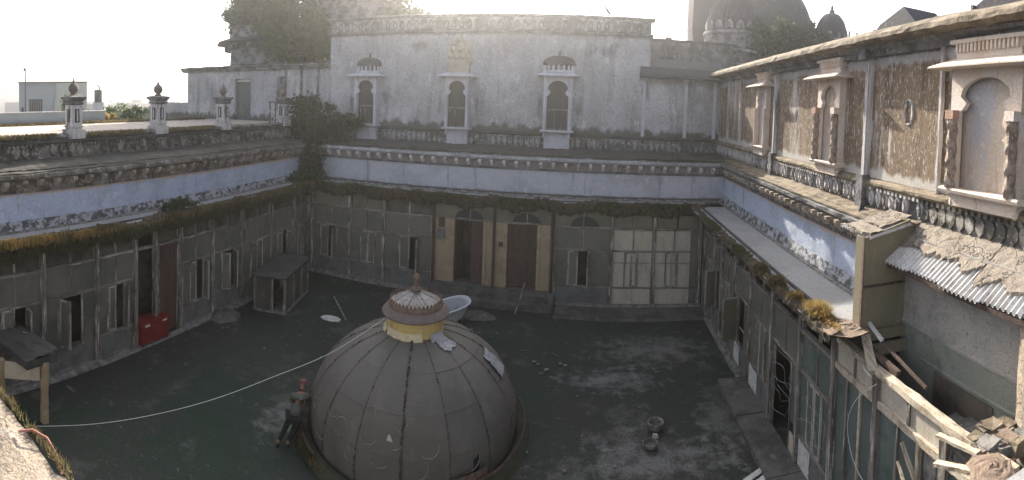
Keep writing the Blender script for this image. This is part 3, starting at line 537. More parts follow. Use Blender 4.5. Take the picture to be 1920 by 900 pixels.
# ------------------------------------------------------------ band walls with cornice, ledge and frieze
def wing(label, x, y, rz, u0, u1, yoff, yled, yup, pm, zled, uper, bstep, soil=True, roofmat='gravel', petal=.33, ub0=None, ub1=None, rs=None, re=None, lmat='ledge', foot=.12, pmat=None, rlip=.0, bmat='blue', bk=None, cback=None, ctop=None):
    """frame: x along wall, +y into wall; yoff = blue wall plane, yup = upper wall plane"""
    T_ = thing('cornice_wall', label, 'wall', (x, y, FLOOR), rz, 'cornice walls round the courtyard')
    mb = MB(); mb.box(u0, u1, yoff+.003, yoff+.5, FLOOR, zR-.12); part('inner_wall', mb, 'interior', T_)
    mb = MB(); mb.grid(int((u1-u0)/.4)+1, 6, lambda i, j: (min(u1, u0+i*.4+.4*(i == int((u1-u0)/.4))), yoff+U(-.006,.006), zR+.1+(1.0-.1)*j/5)); part('blue_band', mb, bmat, T_)
    part('blue_band_core', MB().box(u0, u1, yoff+.02, yoff+.5, zR-.1, -2.4), 'interior', T_)
    part('wall_foot', MB().sweep([(yoff-.08,zR-.05),(yoff-.07,zR+.04),(yoff-.05,zR+.06),(yoff-.012,zR+foot+.14),(yoff+.05,zR+foot+.16),(yoff+.05,zR-.05)], u0, u1, .15, .006), 'blue_foot', T_)
    part('foot_line', MB().sweep([(yoff-.22,zR),(yoff-.21,zR+.045),(yoff-.16,zR+.05),(yoff-.15,zR)], u0, u1, .3, .004), 'kerb', T_)
    # cornice
    zc = -2.48
    part('dentil_band', MB().sweep([(yoff+.03,zc-.02),(yoff-.03,zc-.02),(yoff-.05,zc+.03),(yoff-.05,zc+.08),(yoff+.03,zc+.08)], u0, u1, .25, .004), pm, T_)
    part('cornice_back', MB().box(u0, u1, yoff-.04, yoff+.2, zc+.08, zc+.34), cback or pm, T_)
    part('cornice_top', MB().sweep([(yoff+.1,zc+.34),(yled+.1,zc+.34),(yled+.03,zc+.38),(yled,zc+.42),(yled,zc+.5),(yled+.06,zc+.53),(yoff+.1,zc+.56)], u0, u1, .2, .012), ctop or pm, T_)
    bm_ = MB(); bm_.sweep([(0,0),(-.06,.02),(-.10,.08),(-.20,.12),(-.25,.2),(-.25,.27),(0,.27)], -.055, .055, .11); me = bm_.mesh('bracket', bk or pmat or pm)
    u = u0+bstep/2
    while u < u1:
        if (ub0 is None or ub0 <= u) and (ub1 is None or u <= ub1): part('bracket', me, None, T_, loc=(u, yoff-.04, zc+.075), scale=(U(.85,1.2), U(.85,1.1), 1))
        u += bstep
    mb = MB(); u = u0+.05
    while u < u1: mb.box(u, u+.05, yoff-.07, yoff-.04, zc+.0, zc+.06); u += .105
    part('dentil_row', mb, pm, T_, kind='stuff')
    part('ledge', MB().grid(int((u1-u0)/.3), 7, lambda i, j: (u0+(u1-u0)*i/(int((u1-u0)/.3)-1), yled+.03+(yup-yled-.03)*j/6, zc+.545+(zled-zc-.545)*j/6+U(-.015,.015))), lmat, T_)
    part('ledge_step', MB().sweep([(yled+.25,zc+.5),(yled+.22,zc+.6),(yled+.3,zc+.63),(yup,zled+.06),(yup,zled-.1)], u0, u1, .2, .015), lmat, T_)
    # frieze with petals below the upper wall
    zf = uper
    part('frieze_back', MB().box(u0, u1, yup, yup+.4, zled-.3, zf-.1), pm, T_)
    part('frieze_moulding', MB().sweep([(yup+.1,zf-.1),(yup-.1,zf-.1),(yup-.13,zf-.05),(yup-.13,zf),(yup-.06,zf+.05),(yup+.1,zf+.08)], u0, u1, .2, .008), lmat, T_)
    h = zf-.1-zled-.12
    pe = MB(); pe.prism([(0,0),(.10,h*.35),(.12,h*.7),(.06,h*.95),(0,h),(-.06,h*.95),(-.12,h*.7),(-.10,h*.35)], -.07, 0); pe.prism([(0,h*.2),(.05,h*.45),(.0,h*.8),(-.05,h*.45)], -.11, -.07); me = pe.mesh('frieze_petal', pmat or pm)
    u = u0+petal/2; k = petal/.3
    while u < u1:
        if R() > .07: part('frieze_petal', me, None, T_, loc=(u, yup, zled+.08), scale=(k*U(.85,1.1), U(.7,1.2), U(.88,1.06)))
        u += petal
    mb = MB(); u = u0
    while u < u1:
        if R() > .06: mb.box(u, u+.07, yup-.1, yup-.0, zf-.17, zf-.105)
        u += .14
    part('tooth_row', mb, pmat or pm, T_, kind='stuff')
    # roof slab over the corridor
    r0 = u0 if rs is None else rs; r1 = u1 if re is None else re
    n = int((r1-r0)/.2)+2
    part('roof_slab', MB().grid(n, 5, lambda i, j: (r0+(r1-r0)*i/(n-1), (-.12-rlip+U(-.05,.05), .05, .4, .7, yoff)[j], zR+(-.02,.0,.0,.0,.0)[j]+U(-.006,.006))), roofmat, T_)
    part('slab_edge', MB().sweep([(-.14-rlip,zR-.02),(-.12-rlip,zR-.13),(yoff,zR-.14),(yoff,zR-.03)], r0, r1, .2, .012), 'soil', T_)
    gx = .16-rlip*.85; part('gutter_line', MB().sweep([(gx,zR-.02),(gx,zR+.04),(gx+.06,zR+.04),(gx+.06,zR-.02)], r0, r1, .4, .004), 'domestone', T_)
    if soil:
        n2 = int((r1-r0)/.09)
        part('soil_fringe', MB().grid(n2, 5, lambda i, j: (r0+(r1-r0)*i/(n2-1), (.02,-.2,-.24,-.2,-.12)[j]-rlip+U(-.05,.05), zR+(.06,.05,-.1,-.25,-.36)[j]+U(-.06,.05)+(.07*sin(i*.31)))), 'soil', T_)
    return T_
WB = wing('blue-washed band wall with white bracketed cornice across the far side of the courtyard', 0, YB, 0, -12.6, 5.83, 1.01, .74, 3.63, 'plaster_dark', -1.86, -1.2, .48, rs=-11.3, re=4.6, petal=.25, pmat='motif', ub0=-12, ub1=5.1, foot=-.12, bmat='bluegrey', bk='cbracket', cback='cpanel', ctop='plaster')
WL = wing('blue-washed band wall under a brown stained cornice along the left side, below the terrace', XL, 0, pi/2, 2.0, 20.0, .735, .45, 1.67, 'plaster_left', -1.8, -1.22, .52, rs=2.0, re=18.6, petal=.31, lmat='ledge', pmat='motifleft', bk='cbrown', cback='plaster_left', rlip=.26)
WR = wing('blue-washed band wall with blackened cornice along the right side, ending at the olive shed', XR, 0, -pi/2, -22.2, -7.4, .882, .68, 1.284, 'plaster_dark', -1.86, -1.27, .40, rs=-18.55, re=-7.45, petal=.24, lmat='coping', soil=False, pmat='pilaster', ub0=-19.2, rlip=.5, bk='cbrown')
n2 = 120
part('soil_fringe', MB().grid(n2, 4, lambda i, j: (-18.4+11.1*i/(n2-1), (-.38,-.58,-.64,-.52)[j]+U(-.05,.04), zR+(.03,.02,-.08,-.18)[j]+U(-.05,.04))), 'soil', WR)
# stone blocks on the right ledge
u = -17.5
while u < -7.9:
    L_ = U(.9,1.35); mb = MB(); mb.box(0, L_-.02, 0, .42, 0, .035); o = part('coping_stone', mb, 'coping', WR, loc=(u, .70, -1.945+U(0,.012)), rot=(.06,0,0)); u += L_
# near part of the right frieze, above the shed roof
NF = thing('frieze_wall', 'near length of carved frieze above the corrugated shed roof', 'wall', (XR,0,-2.6), -pi/2)
part('frieze_back', MB().box(-7.4, -2.6, 1.284, 1.7, -2.6, -1.37), 'plaster_dark', NF)
part('frieze_moulding', MB().sweep([(1.4,-1.37),(1.18,-1.37),(1.15,-1.32),(1.15,-1.27),(1.22,-1.22),(1.4,-1.19)], -7.4, -2.6, .2, .008), 'coping', NF)
pe = MB(); h = .34; pe.prism([(0,0),(.10,h*.35),(.12,h*.7),(.07,h*.95),(0,h),(-.07,h*.95),(-.12,h*.7),(-.10,h*.35)], -.05, 0); me = pe.mesh('frieze_petal', 'motifleft')
u = -7.3
while u < -2.7: part('frieze_petal', me, None, NF, loc=(u, 1.284, -1.78), scale=(U(.8,1), 1, U(.9,1.05))); u += .24
mb = MB(); u = -7.4
while u < -2.7: mb.box(u, u+.08, 1.2, 1.284, -1.45, -1.375); u += .15
part('tooth_row', mb, 'motifleft', NF, kind='stuff')

# ------------------------------------------------------------ bay windows
def bay_window(root, uc, w, y, zb, zt_, style, smat, proj=.32, base=True, shutter='wooddark', niche=None, ow=None, colmat=None):
    """y = wall plane in frame; body stands proj in front"""
    u0, u1 = uc-w/2, uc+w/2; yf = y-proj; H = zt_-zb; sp = zb+H*.62; ap = zt_-H*.10
    iw = ow or w*.34
    mb = MB(); arch_plate(mb, u0+.06, u1-.06, zb, zt_, arch_path(uc-iw, uc+iw, zb, sp, ap), yf, yf+.1)
    mb.box(u0+.06, u0+.14, yf+.1, y, zb, zt_); mb.box(u1-.14, u1-.06, yf+.1, y, zb, zt_); mb.box(u0+.06, u1-.06, yf+.1, y, zt_-.06, zt_)
    b = part('bay_window', mb, smat, root)
    if niche:
        part('niche_back', MB().grid(5, 5, lambda i, j: (uc-iw-.08+(2*iw+.16)*i/4, y-.05+.015*(1-abs(i-2)/2), zb+(zt_-zb)*j/4)), niche, b)
    else:
        part('shutter', MB().box(uc-iw-.06, uc+iw+.06, y-.12, y-.08, zb, ap+.05), 'shutter', b)
        mb = MB(); mb.box(uc-iw, uc+iw, y-.16, y-.12, zb+H*.36, zb+H*.39); mb.box(uc-iw, uc+iw, y-.16, y-.12, zb+.02, zb+.06)
        for q in (-iw+.02, -iw*.33, iw*.33, iw-.05): mb.box(uc+q, uc+q+.03, y-.155, y-.12, zb, zb+H*.36)
        part('lattice', mb, 'wood', b)
    for s in (-1, 1):
        xc_ = uc+s*(iw+.07); cm = MB(); hh = sp-zb
        pr = [(.035,0),(.06,.02),(.06,.07),(.04,.1),(.05,hh*.5),(.045,hh*.86),(.065,hh*.9),(.065,hh*.95),(.05,hh)]
        if colmat:
            cm.grid(26, 10, lambda i, j: (xc_+(.085+.016*sin(3*(2*pi*j/10)+i*.9))*cos(2*pi*j/10), yf-.05+(.085+.016*sin(3*(2*pi*j/10)+i*.9))*sin(2*pi*j/10), zb+hh*.9*i/25), True)
            cm2 = MB(); cm2.box(xc_-.1, xc_+.1, yf-.14, yf+.0, zb+hh*.9, zb+hh*1.02); part('capital', cm2, 'terracotta' if s < 0 else 'cream', b)
        else: cm.lathe([(r_, zb+z_) for r_, z_ in pr], 10, (xc_, yf-.02))
        part('column', cm, colmat or smat, b, smooth=True)
    part('sill', MB().sweep([(y,zb),(yf-.1,zb),(yf-.12,zb-.03),(yf-.1,zb-.08),(yf,zb-.1),(y,zb-.1)], u0-.04, u1+.04, .3, .003), smat, b)
    if base:
        mb = MB(); mb.box(u0+.1, u1-.1, y-.2, y, zb-.3, zb-.1)
        for s in (-1, 1): mb.lathe([(0,zb-.34),(.05,zb-.3),(.06,zb-.24),(.04,zb-.18),(.07,zb-.12),(.07,zb-.1)], 8, (uc+s*(w/2-.14), yf+.06))
        part('corbel', mb, smat, b)
        part('base_block', MB().box(u0+.12, u1-.12, y-.24, y-.01, zb-.86, zb-.3), smat, b) if base != 'small' else None
    # sloping eave
    e = .3; ze = zt_; mb = MB()
    A = [(u0-e+.05,yf-e,ze-.03),(u1+e-.05,yf-e,ze-.03),(u1+e-.05,y,ze-.03),(u0-e+.05,y,ze-.03),(u0+.05,yf+.02,ze+.12),(u1-.05,yf+.02,ze+.12),(u1-.05,y,ze+.12),(u0+.05,y,ze+.12)]
    mb.quadbox(A); mb.box(u0-e+.05, u1+e-.05, yf-e, y, ze-.055, ze-.03); part('eave', mb, smat if style != 'dome' else smat, b)
    zc = ze+.12
    if style == 'dome':
        mb = MB(); mb.lathe([(w*.56,zc),(w*.56,zc+.06),(w*.52,zc+.1)], 24, (uc, y), sy=.7); 
        part('canopy_base', mb, smat, b)
        mb = MB()
        for k in range(9):
            t = pi+pi*(k+.5)/9; mb.lathe([(.05,zc+.1),(.06,zc+.2),(.04,zc+.3),(.0,zc+.33)], 6, (uc+w*.49*cos(t), y+w*.49*.7*sin(t)))
        part('canopy_arcade', mb, smat, b, smooth=True)
        mb = MB(); n = 10; pf = [(w*.45,zc+.1),(w*.47,zc+.3)]+[(w*.53*cos(t*pi/2/n)**.8 if t < n else .03, zc+.34+.40*sin(t*pi/2/n)) for t in range(n+1)]+[(.06,zc+.78),(.03,zc+.82),(.06,zc+.86),(.0,zc+1.0)]
        mb.lathe(pf, 48, (uc, y), flute=.07, k=18, sy=.7); part('canopy_dome', mb, 'domestone', b, smooth=True)
    elif style == 'crest':
        mb = MB(); mb.box(u0+.12, u1-.12, y-.22, y, zc, zc+.42); mb.box(u0+.02, u1-.02, y-.26, y, zc+.42, zc+.5); part('crest_block', mb, 'jcream', b)
        mb = MB(); W2 = w*.5
        pts = [(-W2,0),(-W2*1.02,.4),(-W2*.72,.8),(-W2*.3,.95),(0,1.22),(W2*.3,.95),(W2*.72,.8),(W2*1.02,.4),(W2,0)]
        mb.prism([(uc+a, zc+.5+c) for a, c in pts], y-.14, y)
        for k, (a, c, r_) in enumerate(((-.38,.12,.13),(-.13,.1,.14),(.13,.1,.14),(.38,.12,.13),(-.3,.42,.13),(0,.42,.17),(.3,.42,.13),(-.17,.72,.11),(.17,.72,.11),(0,.95,.08))):
            mb.lathe([(0.02,zc+.5+c-.02),(r_,zc+.5+c+.08),(r_*.9,zc+.5+c+.18),(0,zc+.5+c+.34)], 8, (uc+a*w*.9, y-.14), sy=.6)
        part('crest', mb, 'jcream', b, smooth=True)
    else:
        mb = MB(); mb.box(u0+.12, u1-.12, yf+.02, y, zc, zc+.10)
        k = u0+.14
        while k < u1-.14: mb.box(k, k+.045, yf-.03, yf+.02, zc+.1, zc+.24); k += .09
        mb.box(u0+.1, u1-.1, yf+.02, y, zc+.1, zc+.24); mb.box(u0+.02, u1-.02, yf-.06, y, zc+.24, zc+.3); part('balustrade', mb, smat, b)
    return b

# ------------------------------------------------------------ upper walls
def wallsheet(u0, u1, z0, z1, y, seg=.5, jit=.012):
    nu = max(2, int((u1-u0)/seg)+1); nz = max(2, int((z1-z0)/seg)+1)
    return MB().grid(nu, nz, lambda i, j: (u0+(u1-u0)*i/(nu-1), y+U(-jit,jit), z0+(z1-z0)*j/(nz-1)))
YU = 22.3
HB = thing('tall_wall', 'tall grey weathered wall block with three projecting windows above the far cornice', 'wall', (-5,YU,-1.2))
def hx(a): return a+5
part('wall_face', wallsheet(hx(-12.5), hx(2.58), -1.15, 3.2, -.0), 'plaster', HB, smooth=True)
part('wall_core', MB().box(hx(-12.48), hx(2.56), .02, 3.2, -1.2, 3.2), 'plaster', HB)
part('parapet', MB().box(hx(-12.5), hx(2.58), -.02, .4, 3.3, 3.86), 'plaster_dark', HB)
part('parapet_moulding', MB().sweep([(.1,3.14),(-.05,3.14),(-.12,3.2),(-.12,3.26),(-.03,3.3),(.1,3.3)], hx(-12.6), hx(2.66), .3, .008), 'plaster_dark', HB)
part('parapet_coping', MB().sweep([(.45,3.86),(-.1,3.86),(-.15,3.9),(-.15,3.95),(-.05,3.99),(.45,4.02)], hx(-12.65), hx(2.72), .3, .012), 'plaster_dark', HB)
pe = MB(); arch_plate(pe, -.16, .16, 0, .5, arch_path(-.11,.11,0,.22,.42,8,False), -.05, 0); pe.prism([(0,.06),(.06,.17),(0,.3),(-.06,.17)], -.04, 0); me = pe.mesh('parapet_motif', 'motif')
u = -12.28
while u < 2.5: part('parapet_motif', me, None, HB, loc=(hx(u), -.02, 3.33), scale=(1.06, U(.7,1.1), 1)); u += .358
bay_window(HB, hx(-10.33), 1.25, 0, -1.08, 1.2, 'dome', 'jstone', .46)
bay_window(HB, hx(-5.87), 1.2, 0, -1.06, 1.22, 'crest', 'jstone', .46)
bay_window(HB, hx(-1.4), 1.36, 0, -1.02, 1.34, 'dome', 'jstone', .46)
# lower right part of the far side
LB = thing('low_wall', 'low grey wall with dark sloping eave in the far right corner', 'wall', (4.1,YU,-1.2))
part('wall_face', wallsheet(-1.8, 1.72, -1.2, 1.5, -.03), 'plaster', LB, smooth=True)
part('wall_core', MB().box(-1.52, 1.9, 0, .5, -1.2, 1.5), 'plaster', LB)
for x in (-1.75, .12, 1.45): ubox('pilaster', 'jstone', LB, x-.07, x+.07, -.11, -.02, -1.15, 1.45)
part('eave', MB().sweep([(.3,1.4),(-.45,1.4),(-.5,1.45),(-.45,1.55),(.0,1.9),(1.0,2.35),(1.3,2.3)], -1.95, 1.9, .3, .02), 'domestone', LB)
mb = MB(); u = -1.9
while u < 1.8: mb.box(u, u+.06, -.42, -.36, 1.32, 1.4); u += .12
part('drip_row', mb, 'plaster_dark', LB, kind='stuff')
part('rear_parapet', MB().box(-1.5, 3.0, 2.6, 2.9, 1.5, 3.4), 'plaster_dark', LB); part('parapet_coping', MB().sweep([(2.5,3.4),(2.5,3.5),(3,3.5),(3,3.4)], -1.5, 3.1, .3, .015), 'domestone', LB)
ubox('loose_block', 'mudred', LB, -.5, -.2, 2.6, 2.9, 3.5, 3.62)
# right upper wall: frame x = -world y, y into wall
RW = thing('right_wall', 'tall sunlit brown wall with peeling whitewash, pilasters and three carved window niches', 'wall', (5.8,0,-1.2), -pi/2)
part('wall_face', wallsheet(-22.3, -2.5, -1.2, 1.42, 0, .35, .014), 'brownwall', RW, smooth=True)
part('wall_core', MB().box(-22.3, -2.5, .03, 2.5, -1.2, 1.5), 'brownwall', RW)
for q, w in ((20.6,.12),(18.9,.12),(15.0,.2),(9.45,.22),(6.98,.06),(3.9,.2)):
    ubox('pilaster', 'pilaster', RW, -q-w/2, -q+w/2, -.09, .0, -1.2, 1.4, 'z')
    if w > .15: ubox('pilaster', 'pilaster', RW, -q-w*.25, -q+w*.25, -.13, -.09, -1.2, 1.4, 'z'); ubox('pilaster_base', 'plaster_dark', RW, -q-w*.6, -q+w*.6, -.2, 0, -1.86, -1.15); ubox('pilaster_head', 'plaster_dark', RW, -q-w*.7, -q+w*.7, -.28, 0, 1.3, 1.62)
part('cornice', MB().sweep([(.2,1.36),(-.1,1.36),(-.14,1.4),(-.14,1.46),(-.26,1.5),(-.3,1.56),(.2,1.56)], -22.3, -2.5, .3, .012), 'plaster_dark', RW)
part('roof_edge', MB().sweep([(.3,1.562),(-.48,1.562),(-.56,1.6),(-.56,1.68),(-.5,1.75),(-.3,1.84),(.2,2.0),(2.4,2.1),(2.4,1.6)], -22.6, -2.5, .22, .014), 'coping', RW)
bay_window(RW, -16.2, 1.15, 0, -1.0, 1.0, 'rail', 'cream', .16, niche='niche', ow=.4, base='small')
bay_window(RW, -11.15, 1.3, 0, -1.02, 1.02, 'rail', 'cream', .18, niche='niche', ow=.44, colmat='column', base='small')
bay_window(RW, -5.72, 1.7, 0, -1.02, .98, 'rail', 'cream', .22, niche='niche', ow=.6, colmat='column', base='small')
def hexring(y, z): return MB().lathe([(.0,z)], 3)
for (ua, za, ra, rb) in ((-8.0,.2,.13,.24),(-13.5,.1,.04,.12)):
    part('plaster_rosette', MB().tube([(ua+ra*cos(2*pi*q/20)+U(-.012,.012), -.012, za+rb*sin(2*pi*q/20)+U(-.012,.012)) for q in range(21)], [.02+U(0,.012) for _ in range(21)], 5), 'pilaster', RW)
# roof lights behind the right wall
for (y0, y1, x, lab) in ((12.5,10.45,8.2,'dark wedge-shaped rooflight behind the right roof edge, middle of the run'),(8.15,5.3,8.0,'dark wedge-shaped rooflight at the top right corner of the view')):
    t = thing('rooflight', lab, 'rooflight', (x,(y0+y1)/2,2.0), -pi/2, 'rooflights on the right roof'); L_ = (y0-y1)/2
    part('hood', MB().prism([(-L_,2.0),(-L_,2.55),(-L_*.75,2.72),(L_*.35,3.05),(L_,2.5),(L_,2.0)], -.5, .6), 'domestone', t)
    ubox('coping', 'coping', t, -L_-.05, -L_+.02, -.55, .65, 2.0, 2.6)
# left block beyond the terrace
LK = thing('plaster_block', 'low stained plaster building with a tall green door beyond the left terrace', 'building', (-17.5,YU,-1.4))
def lx(a): return a+17.5
mb = MB()
for a, b, z0, z1 in ((-22.5,-18.72,-1.4,1.6),(-17.53,-12.52,-1.4,1.6),(-18.72,-17.53,1.1,1.6)): mb.grid(max(2,int((b-a)/.5)+1), 6, lambda i, j: (lx(a+(b-a)*i/(max(2,int((b-a)/.5)+1)-1)), U(-.012,.012), z0+(z1-z0)*j/5))
part('wall_face', mb, 'plaster', LK)
part('wall_core', MB().box(lx(-22.5), lx(-12.5), .35, 6, -4, 1.6), 'plaster', LK)
part('side_wall', MB().box(lx(-22.5), lx(-22.3), .0, 6, -4, 1.6), 'plaster', LK)
for a, b in ((-18.75,-18.7),(-17.55,-17.5)): part('reveal', MB().box(lx(a), lx(b), .01, .35, -1.4, 1.1), 'plaster', LK)
d = part('door', MB().box(lx(-18.7), lx(-17.55), .2, .25, -1.4, .95), 'glassgreen', LK)
part('door_arch', MB().prism([(lx(-18.7),.95),(lx(-18.5),1.05),(lx(-18.1),1.1),(lx(-17.7),1.05),(lx(-17.55),.95)], .1, .2), 'white', LK)
for q in (-15.2,-14.2,-13.2): ubox('pilaster', 'plaster_dark', LK, lx(q)-.06, lx(q)+.06, -.06, -.014, -1.3, 1.5, 'z')
part('cornice', MB().sweep([(.4,1.55),(-.1,1.55),(-.18,1.62),(-.22,1.7),(-.34,1.76),(-.3,1.84),(6,1.95),(6,1.55)], lx(-22.85), lx(-12.5), .3, .025), 'plaster_dark', LK)
mb = MB(); u = -15.5
mb.box(lx(-15.6), lx(-15.2), -.1, -.05, -1.3, -.2)
part('niche', MB().box(lx(-15.75), lx(-15.2), -.03, .0, -.6, 1.2), 'plaster_dark', LK)
# carved screen panel and ruined low wall
ls = thing('carved_panel', 'small pierced scrollwork railing panel beside the last terrace pillar', 'railing panel', (-13.15,18.3,-1.2), pi/2)
mb = MB()
for k in range(3):
    for s in (-1, 1): mb.tube([(s*.03,0,-1.0+k*.28),(s*.13,0,-.93+k*.28),(s*.12,0,-.8+k*.28),(s*.03,0,-.76+k*.28)], .022, 5)
part('scrollwork', mb, 'white', ls)
mb = MB(); mb.box(-.22,-.18,-.03,.03,-1.15,-.1); mb.box(.18,.22,-.03,.03,-1.15,-.1); mb.box(-.18,.18,-.03,.03,-.14,-.1); mb.box(-.18,.18,-.03,.03,-1.15,-1.1); part('frame', mb, 'plaster_dark', ls)
n2 = 30
tops = [(-.95+.9*min(1, i/9))+U(-.05,.05) for i in range(n2)]
mb = MB(); mb.grid(n2, 4, lambda i, j: (-2.6+5.2*i/(n2-1), (-.2,-.2,.2,.2)[j], (-2.0, -.25+tops[i]*.5, -.25+tops[i]*.5, -2.0)[j])); single('ruined_wall', (lambda m: (setattr(m, 'v', [(x-25.4, y+23.6, z) for x, y, z in m.v]), m)[1])(mb), 'plaster', 'broken-down low plaster wall left of the plaster building', 'wall', (-25.4,23.6,-2.0))

# ------------------------------------------------------------ left terrace
mb = MB(); mb.grid(24, 50, lambda i, j: (-20.1+7.0*i/23, 2+20.2*j/49, -1.17+U(-.008,.008))); mb.box(-20, -13.15, 2, 22.2, -9, -1.2); setting('left_terrace', mb, 'terrace')
mb = MB(); mb.sweep([(1.62,-1.2),(1.55,-1.13),(1.57,-1.06),(1.75,-1.03),(1.95,-1.05),(1.95,-1.2)], 2.0, 19.4, .2, .015); part('terrace_kerb', mb, 'plaster_left', WL)
def pillar(y, lab):
    t = thing('terrace_pillar', lab, 'pillar', (-13.15,y,-1.1), 0, 'finial pillars along the terrace edge'); a = .19
    part('plinth', MB().box(-a-.07, a+.07, -a-.07, a+.07, -1.2, -.93), 'pilaster', t)
    mb = MB(); mb.box(-a, a, -a, a, -.93, -.2); mb.box(-a-.04, a+.04, -a-.04, a+.04, -.86, -.82); part('shaft', mb, 'pilaster', t)
    for s, rz in ((0,0),(1,pi/2)):
        o = part('dark_panel', MB().box(-.08, .08, -a-.012, -a-.001, -.72, -.32), 'domestone', t, rot=(0,0,rz)); ubox('panel_bar', 'pilaster', o, -.02, .02, -a-.03, -a-.012, -.68, -.36)  # dark slab set slightly proud of the shaft face
    mb = MB(); mb.lathe([(a*1.41,-.2),(a*1.75,-.16),(a*1.75,-.12),(a*1.5,-.1),(a*2.1,.0),(a*2.15,.05),(a*1.2,.08)], 4, a0=pi/4); part('capital', mb, 'plaster_dark', t)
    mb = MB(); mb.lathe([(.12,.08),(.13,.11),(.07,.14),(.09,.16),(.15,.23),(.165,.30),(.14,.38),(.08,.44),(.04,.48),(.045,.5),(.02,.54),(.0,.66)], 20, flute=.06, k=12); part('finial', mb, 'finial', t, smooth=True)
for y, lab in ((8.19,'stone terrace pillar with pointed finial in front of the cream modern building'),(11.6,'stone terrace pillar with finial beside the green shrub'),(14.99,'stone terrace pillar with finial left of the tall green door'),(19.12,'half-hidden stone terrace pillar with finial beside the corner tree')): pillar(y, lab)
# walls beyond the terrace
t = thing('low_garden_wall', 'low blue-grey wall with white coping behind the sunlit terrace', 'wall', (-20.2,8,-2.5), pi/2)
part('wall_body', MB().box(-5, 6.3, -.1, .1, -2.5, -.62), 'lowwall', t); part('coping', MB().box(-5.05, 6.35, -.14, .14, -.62, -.58), 'white', t)
t = thing('low_garden_wall', 'pale green boundary wall in front of the modern building', 'wall', (-27,16,-4), pi/2)
part('wall_body', MB().box(-9, 11, -.1, .1, -4, -.9), 'greenwall', t); part('coping', MB().box(-9, 11, -.14, .14, -.9, -.84), 'greenwall', t)

# ------------------------------------------------------------ skyline buildings
t = thing('modern_building', 'cream flat-roofed modern building with a barred window beyond the terrace', 'building', (-45,25.6,-16), 1.06)
part('wall', MB().box(-3.5, .3, 0, 8, -16, 1.6), 'modernb', t); part('wing', MB().box(.3, 3.4, -.25, 7, -16, 1.55), 'modern', t)
part('recess_panel', MB().box(.1, 3.2, -.5, -.26, -16, -.2), 'modern', t)
part('roof_line', MB().box(-3.55, 3.45, -.35, 8, 1.6, 1.68), 'domestone', t)
w = part('window', MB().box(-2.5, -1.1, -.04, .0, -1.5, -.05), 'window', t)
for k in range(7): ubox('window_bar', 'white', w, -2.45+k*.22, -2.43+k*.22, -.08, -.04, -1.5, -.05)
part('small_window', MB().prism([(-3.3,-1.7),(-3.3,-1.0),(-3.15,-.75),(-3.0,-1.0),(-3.0,-1.7)], -.05, 0), 'window', t)
t = thing('water_tank', 'dark ribbed water tank standing on the modern building roof', 'water tank', (-42.2,29.2,-1.3))
mb = MB(); mb.lathe([(.42,-.4),(.42,.75),(.4,.82),(0,.86)], 20, flute=.04, k=20); part('tank_body', mb, 'tank', t); part('stand', MB().box(-.4,.4,-.4,.4,-16,-.4), 'modernb', t); part('pipe', MB().tube([(.2,0,.8),(.2,0,1.1),(-.15,0,1.3)], .06, 6), 'tank', t)
t = thing('street_lamp', 'thin tall lamp pole rising in front of the modern building', 'lamp post', (-42,20.9,-16))
part('pole', MB().tube([(0,0,-16),(0,0,-2),(0,.05,2.6)], [.1,.07,.04], 6), 'domestone', t); part('lamp_head', MB().lathe([(0,2.5),(.14,2.56),(.1,2.75),(0,2.8)], 8), 'tank', t)
rs = random.Random(3)
def cityhouse(x, y, w, d, h, k, rz):
    t = thing('town_house', '', 'house', (x,y,-16), rz, 'town houses far behind the terrace')
    mt = ('city','citycream','cityblue','cityochre')[k]
    part('wall', MB().box(-w/2,w/2,-d/2,d/2,-16,-16+h), mt, t)
    part('parapet', MB().box(-w/2-.1,w/2+.1,-d/2-.1,d/2+.1,-16+h,-16+h+.5), 'city' if k % 2 else mt, t)
    for q in range(2 if x*x+y*y < 240**2 else 0):
        for j in range(int(h/3.2)):
            part('window', MB().box(-w*.3+q*w*.4, -w*.3+q*w*.4+1.2, -d/2-.05, -d/2, -16+1+3.2*j, -16+2.4+3.2*j), 'window', t)
    if k != 2: part('stair_room', MB().box(-w*.2,w*.1,-1,1,-16+h,-16+h+2.3), mt, t)
    return t
ck = 0
cols_ = ['white','cream','blue-grey','ochre']
for i in range(104):
    az = rs.uniform(-1.13, -.72); dist = rs.choice([rs.uniform(120,220), rs.uniform(200,400), rs.uniform(350,800)])
    hh = rs.choice([6.5,9.5,9.5,12.0])+ (1 if dist > 250 else 0); k = rs.randrange(4)
    t = cityhouse(dist*sin(az), dist*cos(az), rs.uniform(8,18)*(1 if dist < 350 else 1.4), rs.uniform(6,12), hh, k, -az+rs.uniform(-.5,.5))
    dw = 'nearer' if dist < 200 else ('far' if dist < 400 else 'faintest'); hw = 'low' if hh < 8 else ('mid-height' if hh < 11 else 'tall')
    sw = 'left of the modern building' if az < -1.02 else ('right of the modern building' if az < -.86 else 'near the broken wall')
    t['label'] = '%s %s %s town house on the horizon %s' % (dw, hw, cols_[k], sw)
    t['group'] = '%s %s %s houses %s' % (dw, hw, cols_[k], sw)
